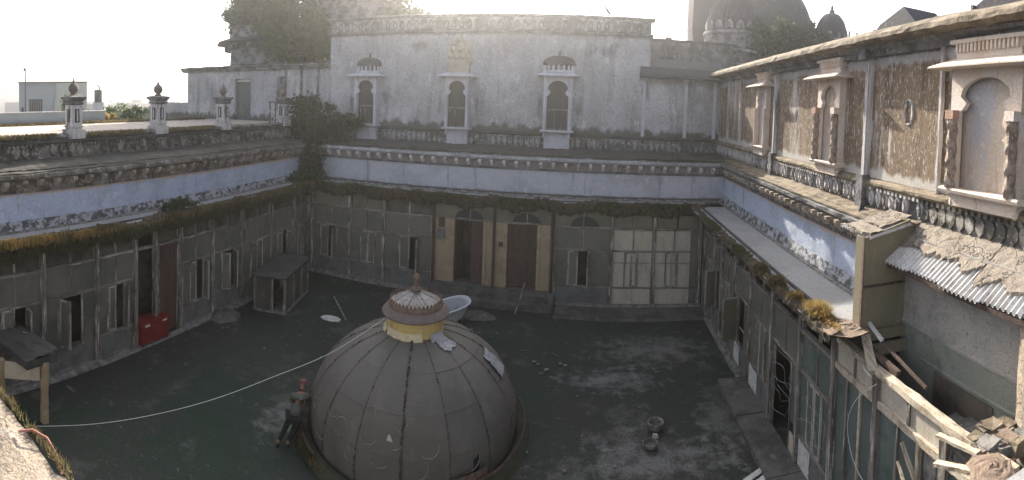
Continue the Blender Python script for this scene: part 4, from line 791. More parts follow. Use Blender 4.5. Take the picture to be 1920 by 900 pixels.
for i in range(26):
    az = rs.uniform(-1.13, -.72); dist = rs.uniform(110, 520); x, y = dist*sin(az), dist*cos(az); hh = rs.uniform(7,11)
    sw = 'left of the modern building' if az < -1.02 else ('right of the modern building' if az < -.86 else 'near the broken wall')
    dw = 'nearer' if dist < 260 else 'far faint'
    t = thing('town_tree', '%s round-crowned town tree on the horizon %s' % (dw, sw), 'tree', (x,y,-16), 0, '%s town trees %s' % (dw, sw))
    part('trunk', MB().tube([(0,0,-16),(.2,0,-16+hh*.6)], [.3,.15], 6), 'bark', t)
    part('crown', leaves(MB(), (0,0,-16+hh*.75), (hh*.4,hh*.4,hh*.3), 260, .8, 12), 'leaf', t)
mb = MB(); n2 = 90
mb.grid(n2, 3, lambda i, j: (1500*sin(-1.5+3*i/(n2-1)), 1500*cos(-1.5+3*i/(n2-1))+j*120, -16+(0,1,.0)[j]*(14+7*sin(i*.7)+4*sin(i*1.9)))); setting('distant_hills', mb, 'ground')

# ------------------------------------------------------------ domes and towers
def ogee(R_, z, h, n=12, top=.04):
    pts = []
    for i in range(n+1):
        t = i/n; pts.append((max(top, R_*(1.0+.06*sin(pi*min(1,t*2.5)))*max(0, 1-t**2.3)**.5+ (top if t > .9 else 0)), z+h*t))
    return pts
def chhatri(name, lab, x, y, R_, z0, zd, hd, base=True, mats=('domelight','domestone'), nf=16):
    t = thing(name, lab, 'dome', (x,y,z0)); Hh = zd-z0
    part('drum', MB().lathe([(R_*1.12,z0),(R_*1.0,z0+Hh*.16),(R_*1.04,z0+Hh*.2),(R_*1.04,z0+Hh*.34),(R_*1.34,z0+Hh*.42),(R_*1.3,z0+Hh*.47),(R_*1.0,z0+Hh*.52),(R_*1.06,z0+Hh*.56),(R_*1.06,z0+Hh*.82),(R_*1.16,z0+Hh*.88),(R_*1.13,z0+Hh*.95),(R_*.9,zd)], 32), mats[0], t)
    nb = 26; a = MB(); h = Hh*.22; a.box(-R_*.07, R_*.07, -.06, 0, 0, h); me = a.mesh('drum_motif', mats[0])
    for k in range(nb):
        th = 2*pi*k/nb
        for zz, rr in ((z0+Hh*.57, R_*1.06),(z0+Hh*.205, R_*1.04)): part('drum_motif', me, None, t, loc=(rr*cos(th), rr*sin(th), zz), rot=(0,0,th+pi/2), scale=(1,1,1 if rr > R_*1.05 else .55))
    part('dome_shell', MB().lathe(ogee(R_*1.02, zd, hd), 96, flute=.06, k=nf*2), mats[1], t, smooth=True)
    pm = MB(); pm.grid(5, 4, lambda i, j: ((-.5+j/3)*(1-.5*(i/4)**2), -.06-.05*sin(pi*i/4), i/4)); me = pm.mesh('lotus_petal', mats[0])
    for k in range(nf):
        th = 2*pi*k/nf; part('lotus_petal', me, None, t, loc=(R_*1.0*cos(th), R_*1.0*sin(th), zd-.02), rot=(0,0,th+pi/2), scale=(R_*.33, 1, hd*.22))
    zt2 = zd+hd
    part('finial', MB().lathe([(R_*.3,zt2-.12*hd),(R_*.32,zt2-.08*hd),(R_*.16,zt2),(R_*.18,zt2+.05*hd),(R_*.08,zt2+.12*hd),(R_*.1,zt2+.18*hd),(.02,zt2+.3*hd)], 16), mats[1], t, smooth=True)
    return t
chhatri('corner_dome', 'grey ribbed dome on a carved drum, left of the big dark dome on the right', 8.4, 30, 1.55, 2.6, 4.95, 2.3)
chhatri('corner_dome', 'small dark ribbed dome with pointed finial, right of the big dark dome', 16.6, 33, 1.15, 4.2, 5.7, 1.9, nf=12)
t = thing('main_dome', 'huge dark weathered dome cut by the top edge, behind the ribbed corner domes', 'dome', (12.4,36,2))
part('drum', MB().lathe([(4.1,2),(4.0,4.0),(4.2,4.4),(4.0,4.8),(3.9,5.4)], 48), 'domestone', t); part('dome_shell', MB().lathe(ogee(3.75,5.4,4.6,16), 64), 'domestone', t, smooth=True)
t = thing('tower_pier', 'slender grey tower edge rising beside the ribbed dome out of the top edge', 'tower', (7.0,33,2))
part('shaft', MB().box(-.5,1.6,0,1.2,2,9), 'domestone', t); part('buttress', MB().sweep([(-.3,2.5),(-.3,4.6),(.0,5.4),(.0,9),(.3,9),(.3,2.5)], -.85, -.5, .2, .02), 'cream', t)
mb = MB()
for s in range(10): leaves(mb, (9.7+s*.45+U(-.2,.2), 28.6+U(-.3,.3), 4.15+U(-.5,.7)), (.75,.5,1.15), 1000, .10, 9, .5)
single('dome_creeper', mb, 'leafdark', 'dense dark creeper hanging over the base of the big right dome', 'creeper', (14,31.5,2.6))
for k, x in enumerate((17.0, 17.6)):
    pass
single('roof_post', MB().tube([(16.35,29.8,4.6),(16.35,29.8,5.85)], .06, 6), 'tank', 'short black roof post right after the small ribbed dome', 'post', (16.35,29.8,4.6), 'black posts on the right roof')
single('roof_post', MB().tube([(17.0,29.9,4.6),(17.0,29.9,5.85)], .06, 6), 'tank', 'second black roof post, standing alone against the sky', 'post', (17.0,29.9,4.6), 'black posts on the right roof')
# roof mass under the domes
setting('palace_roof', MB().box(2.6, 24, 25.6, 42, -2, 2.6).box(8.2, 24, 2.6, 25.6, -2, 1.98), 'domestone')
# left ruined tower with eave
t = thing('corner_turret', 'old turret with thin projecting eave, overgrown, at the left end of the far wall', 'turret', (-19.6,27,1.5))
part('body', MB().lathe([(2.7,1.5),(2.7,2.0),(2.85,2.1),(2.8,2.2),(2.75,3.1),(2.95,3.3),(3.0,3.45)], 8, a0=pi/8), 'domelight', t)
part('eave', MB().lathe([(2.9,3.42),(3.75,3.44),(3.75,3.48),(2.9,3.75)], 8, a0=pi/8), 'domestone', t)
part('upper_drum', MB().lathe([(2.85,3.7),(2.85,4.25),(2.95,4.35),(2.5,4.5)], 8, a0=pi/8), 'domelight', t)
part('shell', MB().lathe(ogee(1.7,4.4,1.6), 32), 'domestone', t, smooth=True)
bm_ = MB(); bm_.box(-.08,.08,-.25,0,0,.3); me = bm_.mesh('eave_bracket','domelight')
for k in range(40): 
    th = 2*pi*k/40; part('eave_bracket', me, None, t, loc=(2.78*cos(th),2.78*sin(th),3.0), rot=(0,0,th+pi/2))
t = thing('left_dome', 'hazy ruined dome rising out of frame behind the left end of the tall wall', 'dome', (-14.8,29,2))
part('drum', MB().lathe([(3.4,2),(3.3,4.6),(3.5,4.8),(3.2,5.0),(3.2,5.6),(3.5,5.8),(3.0,6.0)], 40), 'domelight', t); part('shell', MB().lathe(ogee(3.1,6.0,3.6), 64, flute=.05, k=32), 'domestone', t, smooth=True)
a = MB(); a.box(-.17,.17,-.06,0,0,.45); me = a.mesh('drum_motif','domelight')
for k in range(36):
    th = 2*pi*k/36; part('drum_motif', me, None, t, loc=(3.2*cos(th),3.2*sin(th),5.08), rot=(0,0,th+pi/2))
def tree(name, lab, x, y, z, trunk, cr, mat, cat='tree', leaf=.11):
    t = thing(name, lab, cat, (x,y,z))
    part('trunk', MB().tube([(x_-x,y_-y,z_) for x_, y_, z_ in trunk], [.14*(1-.7*i/len(trunk)) for i in range(len(trunk))], 7), 'bark', t)
    mb = MB()
    for c, r, n in cr:
        leaves(mb, (c[0]-x, c[1]-y, c[2]), r, n, leaf, 16)
        mb2 = None
    part('crown', mb, mat, t)
    br = MB()
    for c, r, n in cr: br.tube([(trunk[-1][0]-x, trunk[-1][1]-y, trunk[-1][2]), ((trunk[-1][0]+c[0])/2-x, (trunk[-1][1]+c[1])/2-y, (trunk[-1][2]+c[2])/2+.1), (c[0]-x, c[1]-y, c[2])], [.06,.04,.015], 5)
    part('limb', br, 'bark', t)
    return t
tree('roof_tree', 'large leafy tree engulfing the turret at the top left of the far wall', -18.5, 26.2, 2.2, [(-18.5,26.2,1.8),(-18.3,26.0,3.2),(-18.2,26,4.2)],
     [((-20.0,24.6,4.9),(1.0,1,.9),2200),((-19.2,24.4,6.0),(1.0,1,1.1),1900),((-16.4,24.5,6.0),(1.7,1,1.3),3600),((-18.9,25,5.3),(1.7,1.2,1.9),5200),((-17.2,24.8,4.6),(1.7,1.2,2.2),4600),((-15.8,24.6,3.6),(1.9,1.1,1.7),3800),((-14.2,24.4,3.2),(1.2,.9,.9),1700)], 'leaf', leaf=.12)
tree('roof_tree', 'leafy treetop showing over the left part of the tall wall parapet', -11, 28, 2, [(-11,28,2),(-11,28,4),(-10.9,28,5)], [((-11.3,28,5.3),(1.3,1,1.0),2000),((-10.2,28,5.0),(.9,.8,.6),900)], 'leaf')
tree('corner_tree', 'dark bushy tree rooted in the corner ledge, hanging over the cornice', -12.1, 20.6, -2.3, [(-12.1,20.9,-2.2),(-12.0,20.6,-1.6),(-11.9,20.3,-1.0)],
     [((-12.6,20.8,-.6),(1.3,.9,.9),3400),((-11.7,20.0,-1.6),(1.1,.8,1.0),3600),((-11.7,19.3,-2.7),(.65,.5,.9),2600),((-11.6,18.7,-3.3),(.9,.7,.35),1700),((-13.3,20.3,-1.2),(.8,.8,.5),1200),((-10.9,21.2,-1.0),(.9,.5,.45),900)], 'leafdark', leaf=.075)
# terrace shrubs
tree('terrace_shrub', 'bright green leafy shrub right of the first terrace pillar, beyond the terrace', -22, 17, -1.9, [(-22,17,-2.5),(-22,17,-1.2)], [((-22,16.9,-.85),(.9,1.1,.55),1600),((-21.8,15.6,-1.15),(.8,.7,.3),600)], 'leaf', 'shrub', .08)
tree('terrace_shrub', 'dusty shrub close behind the first terrace pillar', -23, 14.2, -1.9, [(-23,14.2,-2.5),(-23,14.2,-1.2)], [((-23,14.3,-.5),(.5,.55,.85),1000)], 'leaf', 'shrub', .08)
tree('terrace_shrub', 'low reddish dry shrub between the green shrub and the first pillar', -21.5, 15.2, -1.9, [(-21.5,15.2,-2.5),(-21.5,15.2,-1.4)], [((-21.5,15.2,-1.0),(.5,.7,.35),800)], 'grassgold', 'shrub', .07)
def grass_obj(name, lab, fn, n, h, mat, base, spread=.5, w=.012, cat='grass'):
    mb = MB(); blades(mb, fn, n, h, spread, w); mb.v = [(x-base[0], y-base[1], z-base[2]) for x, y, z in mb.v]
    o = link(bpy.data.objects.new(name, mb.mesh(name, mat))); o.location = base; props(o, lab, cat); o['kind'] = 'stuff'; return o
grass_obj('terrace_grass', 'strip of dry grass along the low wall behind the terrace', lambda: (-19.9+random.gauss(0,.1), U(4,21), -1.18), 5000, .16, 'grass', (-19.9,12,-1.18))
grass_obj('terrace_edge_grass', 'patchy dry grass on the terrace edge above the left cornice', (lambda: (lambda y: (-13.0+random.gauss(0,.1), y, -1.12))(random.choice([U(5,7.5), U(8.6,10.8), U(11.8,13.2), U(13.2,14.2), U(3,5)]))), 5200, .13, 'grass', (-13,12,-1.1))

# grass and weeds on the roof edges
def clumpy(u0, u1, step=.55, amp=.5):
    cs = []; u = u0
    while u < u1: cs.append((u+U(-.2,.2), U(.25,1))); u += step
    def pick():
        while True:
            c, a = random.choice(cs)
            if R() < a: return min(u1, max(u0, random.gauss(c, .22)))
    return pick
def edge_grass(lab, base, pts_fn, n, h, mat, spread=.8, w=.010, nm='roof_edge_grass'):
    """clumps of uneven height along a roof edge"""
    mb = MB()
    for _ in range(n):
        p, a = pts_fn(); blades(mb, lambda: p, 1, h*a, spread, w)
    mb.v = [(x-base[0], y-base[1], z-base[2]) for x, y, z in mb.v]
    o = link(bpy.data.objects.new(nm, mb.mesh(nm, mat))); o.location = base; props(o, lab, 'grass'); o['kind'] = 'stuff'
def clumps(u0, u1, step, seed):
    q = random.Random(seed); cs = []; u = u0
    while u < u1: cs.append((u, q.uniform(.08,.4), q.choice([.35,.55,.8,1.0,1.2]))); u += q.uniform(.3,1.2)*step
    def pick():
        while True:
            c, wd, a = random.choice(cs)
            if R() < a*.8:
                u = random.gauss(c, wd)
                if u0 <= u <= u1: return u, a
    return pick
def lf(pk, dz=.0, dx=.0, sp=.07, sz=.07):
    def f(): u, a = pk(); return (XL+.46+dx+random.gauss(0,sp), u, zR-dz-abs(random.gauss(0,sz))), a
    return f
def bf(pk, dz=.0, sp=.07, sz=.08):
    def f(): u, a = pk(); return (u, YB-.15+random.gauss(0,sp), zR-dz-abs(random.gauss(0,sz))), a
    return f
edge_grass('dry golden brown grass and weeds on the lip of the left roof edge', (XL,11,zR), lf(clumps(3.5,18.2,.7,1)), 10000, .17, 'grass')
edge_grass('green weeds trailing below the grass of the left roof edge', (XL,11,zR-.2), lf(clumps(3.5,18.2,.6,2),   .16, .04, .04, .1), 5000, .12, 'grassgreen', nm='hanging_weeds')
edge_grass('grass coloured sunlit yellow at the near end of the left roof edge', (XL,6,zR), lf(clumps(3.6,8.4,.8,6), -.02, .03, .06, .05), 3200, .2, 'grassgold')  # golden material puts the sunlight on this stretch into the blade colour
edge_grass('green brown weeds along the far roof edge above the doors', (-3,YB,zR), bf(clumps(-11,4.4,.7,3)), 11000, .17, 'grassgreen', w=.012)
edge_grass('dry brown grass mixed along the far roof edge above the doors', (-3,YB,zR-.1), bf(clumps(-11,4.4,.6,4), .08, .06, .1), 9000, .14, 'grass', w=.011)
def tuft(lab, y, x, rad, n, h, mat, zz=zR):
    mb = MB()
    for _ in range(n):
        q = random.gauss(0,1); blades(mb, lambda: (x+random.gauss(0,.055), y+q*rad*.6, zz-abs(random.gauss(0,.04))), 1, h*max(.45,1-.25*q*q), 1.0, .008)
    mb.v = [(a-x, b-y, c-zz) for a, b, c in mb.v]
    o = link(bpy.data.objects.new('grass_tuft', mb.mesh('grass_tuft', mat))); o.location = (x,y,zz); props(o, lab, 'grass tuft'); o['kind'] = 'stuff'
tuft('large golden grass tuft on the right roof edge beside the shed', 8.15, 4.13, .42, 4800, .24, 'grassgold')
tuft('small round yellow grass tuft just beyond the large golden tuft', 9.05, 4.05, .13, 1300, .16, 'grassgold')
tuft('rusty brown grass tuft on the right roof edge, third from the shed', 9.9, 4.0, .28, 2600, .2, 'grass')
tuft('dull brown grass tuft on the right roof edge, fourth from the shed', 10.9, 3.98, .26, 2200, .2, 'grass')
tuft('greenish weeds tuft on the right roof edge, below the far bend', 12.6, 3.98, .6, 2600, .15, 'grassgreen')
tuft('greenish weeds at the far end of the right roof edge', 15.4, 3.98, 1.0, 2600, .13, 'grassgreen')
tree('ledge_shrub', 'rounded dark green shrub growing on the left roof edge', -11.35, 10.9, zR-.2, [(-11.35,10.9,zR-.2),(-11.35,10.9,zR+.05)], [((-11.35,10.9,zR+.16),(.3,.62,.22),1600)], 'leafdark', 'shrub', .045)
grass_obj('ledge_weeds', 'thin weeds on the dark ledge below the tall wall', lambda: (U(-12,5), U(19.5,22.1), -1.9), 4200, .09, 'grassgreen', (-3,21,-1.9))

# ------------------------------------------------------------ glazed dome in the courtyard
DC = (-3.70, 10.75)
DM = thing('glass_dome', 'large dusty ribbed glass dome standing in the courtyard', 'dome', (DC[0],DC[1],FLOOR))
DR, ZC, DH = 2.36, -6.86, 1.87
def dpt(th, ph, k=1): return (DR*k*cos(ph)*cos(th), DR*k*cos(ph)*sin(th), ZC+DH*k*sin(ph))
NR = 16; phs = [-.22, .2, .56, .92, 1.315]; off = pi/16+.05
for i in range(NR):
    for j in range(4):
        a0, a1 = off+2*pi*i/NR+.002, off+2*pi*(i+1)/NR-.002; p0, p1 = phs[j]+.0012, phs[j+1]-.0012; kk = 1+U(-.003,.003)
        mb = MB(); mb.grid(6, 5, lambda q, w_: dpt(a0+(a1-a0)*w_/4, p0+(p1-p0)*q/5, kk)); part('curved_pane', mb, 'dome', DM, smooth=True)
for i in range(NR):
    th = off+2*pi*i/NR; mb = MB(); mb.tube([dpt(th, phs[0]+(phs[-1]-phs[0])*q/20, 1.004) for q in range(21)], [(.004 if i != 12 else .008)+U(0,.004) for _ in range(21)], 6); part('rib', mb, 'rib', DM)
    mb = MB()
    for q in range(20 if i != 12 else 130):
        ph = U(phs[0], phs[-1]); g = dpt(th+U(-.007,.007), ph, 1.006); a = U(.005,.012) if i != 12 else U(.008,.018); mb.quadbox([(g[0]+sx*a, g[1]+sy*a, g[2]+sz*a*U(1,2.5)) for sx, sy, sz in ((-1,-1,-1),(1,-1,-1),(1,1,-1),(-1,1,-1),(-1,-1,1),(1,-1,1),(1,1,1),(-1,1,1))])
    part('tar_spots', mb, 'wooddark', DM, kind='stuff')
for j in (1, 2, 3): part('ring_bar', MB().tube([dpt(2*pi*q/64, phs[j], 1.001) for q in range(65)], .005, 5), 'dome', DM)
mb = MB()
for k, (th, ph, r_, a, b) in enumerate([(-2.15,.12,.2,3.3,6.2),(-1.9,.3,.17,0,5),(-1.62,.34,.16,3,6.2),(-1.4,.36,.18,-1.5,1.5),(-1.2,.12,.2,4.5,7),(-1.75,.1,.14,0,6.2),(-1.1,.3,.18,4,6.5),(-2.05,.42,.2,3.5,6),(-1.5,.18,.18,3.3,6),(-1.35,.5,.15,4.5,7.5),(-2.3,.3,.2,2,4.5),(-.75,.1,.2,4.2,6.6),(-1.65,.52,.12,0,3)]):
    mb.tube([dpt(th+r_*cos(a+(b-a)*q/10)/2.2, ph+r_*sin(a+(b-a)*q/10)/2.0, 1.006) for q in range(11)], .008, 4)
part('putty_scallop', mb, 'capglass', DM, kind='stuff')
mb = MB(); mb.quad(dpt(-.72,-.04,1.008),dpt(-.66,-.02,1.008),dpt(-.66,.14,1.008),dpt(-.72,.10,1.008)); part('vent_dark', mb, 'black', DM)  # black quad laid over the panes paints the dark inside of a vent
# plastic patches
def patch(th0, th1, p0, p1, mat, k=1.015, jag=.03, nm='plastic_patch'):
    mb = MB(); mb.grid(8, 8, lambda i, j: dpt(th0+(th1-th0)*j/7+(U(-jag,jag) if i in (0,7) or j in (0,7) else 0), p0+(p1-p0)*i/7+(U(-jag,jag) if i in (0,7) or j in (0,7) else 0), k+U(0,.006))); part(nm, mb, mat, DM)
patch(-.62, -.22, 1.1, 1.3, 'plastic', jag=.02); patch(-.02, .22, .55, .85, 'plastic', jag=.02)
# base ring
RG = thing('dome_kerb', 'mossy broken ring kerb around the foot of the glass dome', 'kerb', (DC[0],DC[1],FLOOR))
part('ring_wall', MB().lathe([(2.36,FLOOR),(2.36,FLOOR+.1),(2.42,FLOOR+.16),(2.52,FLOOR+.17),(2.6,FLOOR+.1),(2.66,FLOOR)], 48), 'moss', RG)
for a0, a1, z, r_ in ((-.9,.5,.3,2.55),(-1.6,-.9,.26,2.52),(2.6,3.9,.34,2.5),(-2.9,-2.1,.24,2.56)):
    part('bent_strip', MB().tube([(r_*cos(a0+(a1-a0)*q/14), r_*sin(a0+(a1-a0)*q/14), FLOOR+z+U(-.02,.02)) for q in range(15)], .03, 5), 'wooddark', RG)
part('rust_sheet', MB().grid(6,4, lambda i,j: (2.5*cos(-.95+.32*i/5), 2.5*sin(-.95+.32*i/5), FLOOR+.05+.42*j/3)), 'rust', RG)
grass_obj('dome_foot_grass', 'dry yellowish grass at the lower left foot of the glass dome', lambda: (lambda a: (DC[0]+2.62*cos(a)+U(-.06,.06), DC[1]+2.62*sin(a)+U(-.06,.06), FLOOR+.05))(random.gauss(-2.35,.13)), 900, .2, 'grass', (DC[0]-1.8,DC[1]-1.9,FLOOR))
# lantern
zb = -5.08
LT = thing('dome_lantern', 'cloth-wrapped lantern with mauve rim and glass cap on top of the dome', 'lantern', (DC[0],DC[1],zb))
part('drum', MB().lathe([(.66,zb-.14),(.655,zb+.2),(.66,zb+.38)], 40), 'ochrecloth', LT, smooth=True)
mb = MB(); mb.grid(14, 7, lambda i, j: ((.665+.03*j+0.008*sin(i*1.9)+ (.13 if j > 3 else 0)*(j-3)/3)*cos(-2.35+1.35*i/13), (.665+.03*j+0.008*sin(i*1.9)+(.13 if j > 3 else 0)*(j-3)/3)*sin(-2.35+1.35*i/13), zb+.16-.115*j+(U(-.012,.012)))); part('cloth_flap', mb, 'palecloth', LT, smooth=True)
mb = MB(); mb.grid(10, 6, lambda i, j: ((.66+.05*j+.02*sin(i*2.3))*cos(-3.1+.7*i/9), (.66+.05*j+.02*sin(i*2.3))*sin(-3.1+.7*i/9), zb+.1-.075*j+U(-.012,.012))); part('cloth_flap', mb, 'palecloth', LT, smooth=True)
mb = MB(); mb.grid(8, 6, lambda i, j: ((.67+.055*j)*cos(-.75+.55*i/7), (.67+.055*j)*sin(-.75+.55*i/7), zb+.12-.07*j+U(-.02,.02))); part('plastic_flap', mb, 'plastic', LT)
part('rim', MB().lathe([(.66,zb+.36),(.76,zb+.39),(.765,zb+.42),(.68,zb+.52),(.62,zb+.55),(.6,zb+.6)], 48), 'lantern', LT, smooth=True)
part('rust_band', MB().lathe([(.6,zb+.56),(.625,zb+.58),(.62,zb+.62),(.585,zb+.66),(.57,zb+.66)], 48), 'rust', LT, smooth=True)
part('cap', MB().lathe([(.57,zb+.655),(.5,zb+.69),(.36,zb+.76),(.2,zb+.82),(.08,zb+.86),(.0,zb+.87)], 16), 'capglass', LT)
a = MB(); a.prism([(-.028,0),(.028,0),(.03,.04),(0,.085),(-.03,.04)], -.008, .008); me = a.mesh('crest_point', 'rust')
for k in range(40):
    th = 2*pi*k/40; part('crest_point', me, None, LT, loc=(.585*cos(th),.585*sin(th),zb+.655), rot=(0,0,th+pi/2))
for k in range(8):
    th = 2*pi*k/8; part('cap_rib', MB().tube([(.55*cos(th),.55*sin(th),zb+.675),(.3*cos(th),.3*sin(th),zb+.79),(.05*cos(th),.05*sin(th),zb+.875)], .006, 4), 'rib', LT)
mb = MB(); mb.lathe([(.1,zb+.86),(.12,zb+.89),(.07,zb+.93),(.03,zb+.96),(.03,zb+.99),(.05,zb+1.0),(.03,zb+1.03),(.05,zb+1.08),(.075,zb+1.14),(.07,zb+1.2),(.035,zb+1.24),(.0,zb+1.26)], 14)
for k in range(9):
    th = 2*pi*k/9; mb.tube([(.06*cos(th),.06*sin(th),zb+.9),(.15*cos(th),.15*sin(th),zb+.93),(.17*cos(th),.17*sin(th),zb+.9)], .012, 4)
part('finial', mb, 'rust', LT, smooth=True)
single('cloth_scrap', MB().quadbox([Vector(dpt(-1.43,.37,1.012))+Vector((DC[0],DC[1],0))+Vector(v)*.055 for v in ((-1,-.3,-1),(1,-.2,-1.2),(1,.2,-.9),(-.6,.2,-1),(-.3,-.3,1.2),(.3,-.3,1.1),(.3,.1,1),(-.3,.1,1))]), 'white', 'small white cloth scrap caught on a dome rib', 'cloth scrap', (DC[0]+.3,DC[1]-2.1,-6.2))

# ------------------------------------------------------------ things in the courtyard
# bathtub
t = thing('bathtub', 'white enamel bathtub tilted up behind the dome lantern', 'bathtub', (-4.45,16.1,FLOOR+.12), radians(38))
def tub(k, dz, n=28, inner=False):
    rows = [(.30,.0),(.62,.06),(.80,.3),(.88,.52),(.93,.55),(.95,.53)] if not inner else [(0,.06),(.5,.08),(.72,.3),(.82,.53),(.88,.555)]
    def fn(i, j):
        r, z = rows[i]; a = 2*pi*j/n; cxs = math.copysign(abs(cos(a))**.7, cos(a)); sys_ = math.copysign(abs(sin(a))**.8, sin(a)); return (r*1.0*cxs*.92, r*.42*sys_, FLOOR+.05+z)
    return MB().grid(len(rows), n, fn, True)
part('shell', tub(1,0), 'bath', t, smooth=True); part('basin', tub(1,0,inner=True), 'bathin', t, smooth=True)
part('rim', MB().tube([(.89*math.copysign(abs(cos(2*pi*q/28))**.7, cos(2*pi*q/28)), .40*math.copysign(abs(sin(2*pi*q/28))**.8, sin(2*pi*q/28)), FLOOR+.61) for q in range(29)], .028, 6), 'bath', t, smooth=True)
for s in (-1,1): part('foot', MB().box(s*.5-.05, s*.5+.05, -.2, .2, FLOOR, FLOOR+.07), 'rust', t)
t.rotation_euler = (radians(8), radians(-10), radians(38))
t = thing('broken_chair', 'small dark broken wooden chair frame leaning in the bathtub', 'chair', (-4.82,16.0,FLOOR+.42), radians(30))
for s in (-.16,.16):
    part('leg', MB().beam((s,0,FLOOR+.2),(s,.12,FLOOR+.85),.035,.035), 'wooddark', t); part('leg', MB().beam((s,.3,FLOOR+.25),(s,.28,FLOOR+.6),.035,.035), 'wooddark', t)
part('seat', MB().box(-.19,.19,.03,.32,FLOOR+.56,FLOOR+.6), 'wooddark', t)
part('backrest', MB().beam((-.16,.12,FLOOR+.83),(.16,.1,FLOOR+.62),.03,.03).beam((.16,.12,FLOOR+.83),(-.16,.1,FLOOR+.62),.03,.03).beam((-.18,.12,FLOOR+.85),(.18,.12,FLOOR+.85),.03,.04), 'wooddark', t)
# rubble by the tub
def rubble(name, lab, x, y, z, rx, ry, n, mats, s=.12, flat=.5, cat='rubble'):
    t = thing(name, lab, cat, (x,y,z))
    for k in range(n):
        a = U(0,2*pi); rr = sqrt(R()); px, py = rx*rr*cos(a), ry*rr*sin(a); q = s*U(.4,1.5); mb = MB()
        mb.quadbox([(px+q*sx*U(.6,1.2), py+q*sy*U(.6,1.2), z+max(0,q*flat*sz*U(.6,1.2)+q*flat*.8+(.06*(1-rr)))) for sx, sy, sz in ((-1,-1,-1),(1,-1,-1),(1,1,-1),(-1,1,-1),(-1,-1,1),(1,-1,1),(1,1,1),(-1,1,1))])
        part('chunk', mb, random.choice(mats), t)
    return t
single('mortar_heap', MB().grid(12, 14, lambda i, j: (-3.55+.62*i/11*cos(2*pi*j/13)*(1+.1*sin(j*2.1)), 16.9+.38*i/11*sin(2*pi*j/13), FLOOR+.02+.2*(1-(i/11)**2)+U(-.01,.02))), 'floorpale', 'low grey mortar heap on the floor right of the bathtub', 'heap', (-3.55,16.9,FLOOR), smooth=True)
rubble('rubble_scatter', 'scatter of broken plaster pieces on the floor right of the dome lantern', -3.3, 15.6, FLOOR, .9, .5, 16, ['floorpale','kerb','floorpale'], .045, .3)
rubble('rubble_scatter', 'pale rubble flakes in the middle of the courtyard floor right of the dome', -.9, 14.2, FLOOR, .9, .7, 12, ['floorpale','kerb'], .04, .2)
rubble('rubble_scatter', 'few white paper scraps scattered on the dark floor left of the dome', -8.3, 12.6, FLOOR, 2.4, 3.0, 8, ['kerb'], .025, .2)
rubble('rubble_scatter', 'little white scraps by the right foot of the dome', -.3, 10.6, FLOOR, 1.6, 1.6, 8, ['kerb'], .022, .3)
single('white_patch', MB().grid(5, 17, lambda i, j: (-8.05+.36*i/4*cos(2*pi*j/16)*(1+.15*sin(j*3.1)), 14.7+.22*i/4*sin(2*pi*j/16), FLOOR+.03+.015*(1-i/4)+U(0,.006))), 'white', 'flat whitish plaster patch on the floor left of the lantern', 'plaster patch', (-8.05,14.7,FLOOR))
single('leaning_pole', MB().beam((-7.55,14.85,FLOOR+.03),(-8.75,16.2,FLOOR+.12),.05,.04), 'wood', 'thin old batten lying across the whitish floor patch', 'batten', (-8,15.5,FLOOR))
single('leaning_stick', MB().beam((-2.35,17.5,FLOOR),(-2.1,18.2,FLOOR+.9),.04,.04), 'wood', 'thin stick leaning against the step below the old doors', 'stick', (-2.3,17.6,FLOOR))
single('mortar_heap', MB().grid(10, 14, lambda i, j: (-11.0+.5*i/9*cos(2*pi*j/13)*(1+.1*sin(j*2.1)), 12.7+.6*i/9*sin(2*pi*j/13), FLOOR+.02+.22*(1-(i/9)**2)+U(-.01,.02))), 'floorpale', 'low dark earth heap at the foot of the left screen beside the booth', 'heap', (-11.0,12.7,FLOOR), smooth=True)
def bowl(lab, x, y, r_, h, mat):
    single('round_bowl', MB().lathe([(r_*.6,FLOOR+.015),(r_*.95,FLOOR+h*.5),(r_,FLOOR+h),(r_*.93,FLOOR+h*1.05),(r_*.82,FLOOR+h*.95),(r_*.74,FLOOR+h*.45),(r_*.5,FLOOR+.05),(0,FLOOR+.045)], 24, (x,y)), mat, lab, 'bowl', (x,y,FLOOR), 'round bowls on the floor', smooth=True)
bowl('larger pale-rimmed round bowl standing on the courtyard floor', 1.79, 11.4, .19, .2, 'kerb'); bowl('smaller dark round bowl just in front of the pale-rimmed bowl', 1.6, 10.78, .17, .13, 'clay')
single('white_scrap', MB().prism([(1.68,FLOOR+.01),(1.82,FLOOR+.01),(1.8,FLOOR+.09),(1.7,FLOOR+.11)], 11.08, 11.12), 'white', 'white scrap between the two round bowls', 'scrap', (1.75,11.1,FLOOR))
t = thing('white_planks', 'two pale broken boards lying on the floor at the bottom edge', 'boards', (3.6,9.65,FLOOR+.02))
for k, (a, b) in enumerate((((-.28,-.22,FLOOR+.05),(.38,.12,FLOOR+.07)),((-.05,-.32,FLOOR+.06),(.52,.0,FLOOR+.05)))): part('board', MB().beam(a, b, .12, .03), 'white', t)
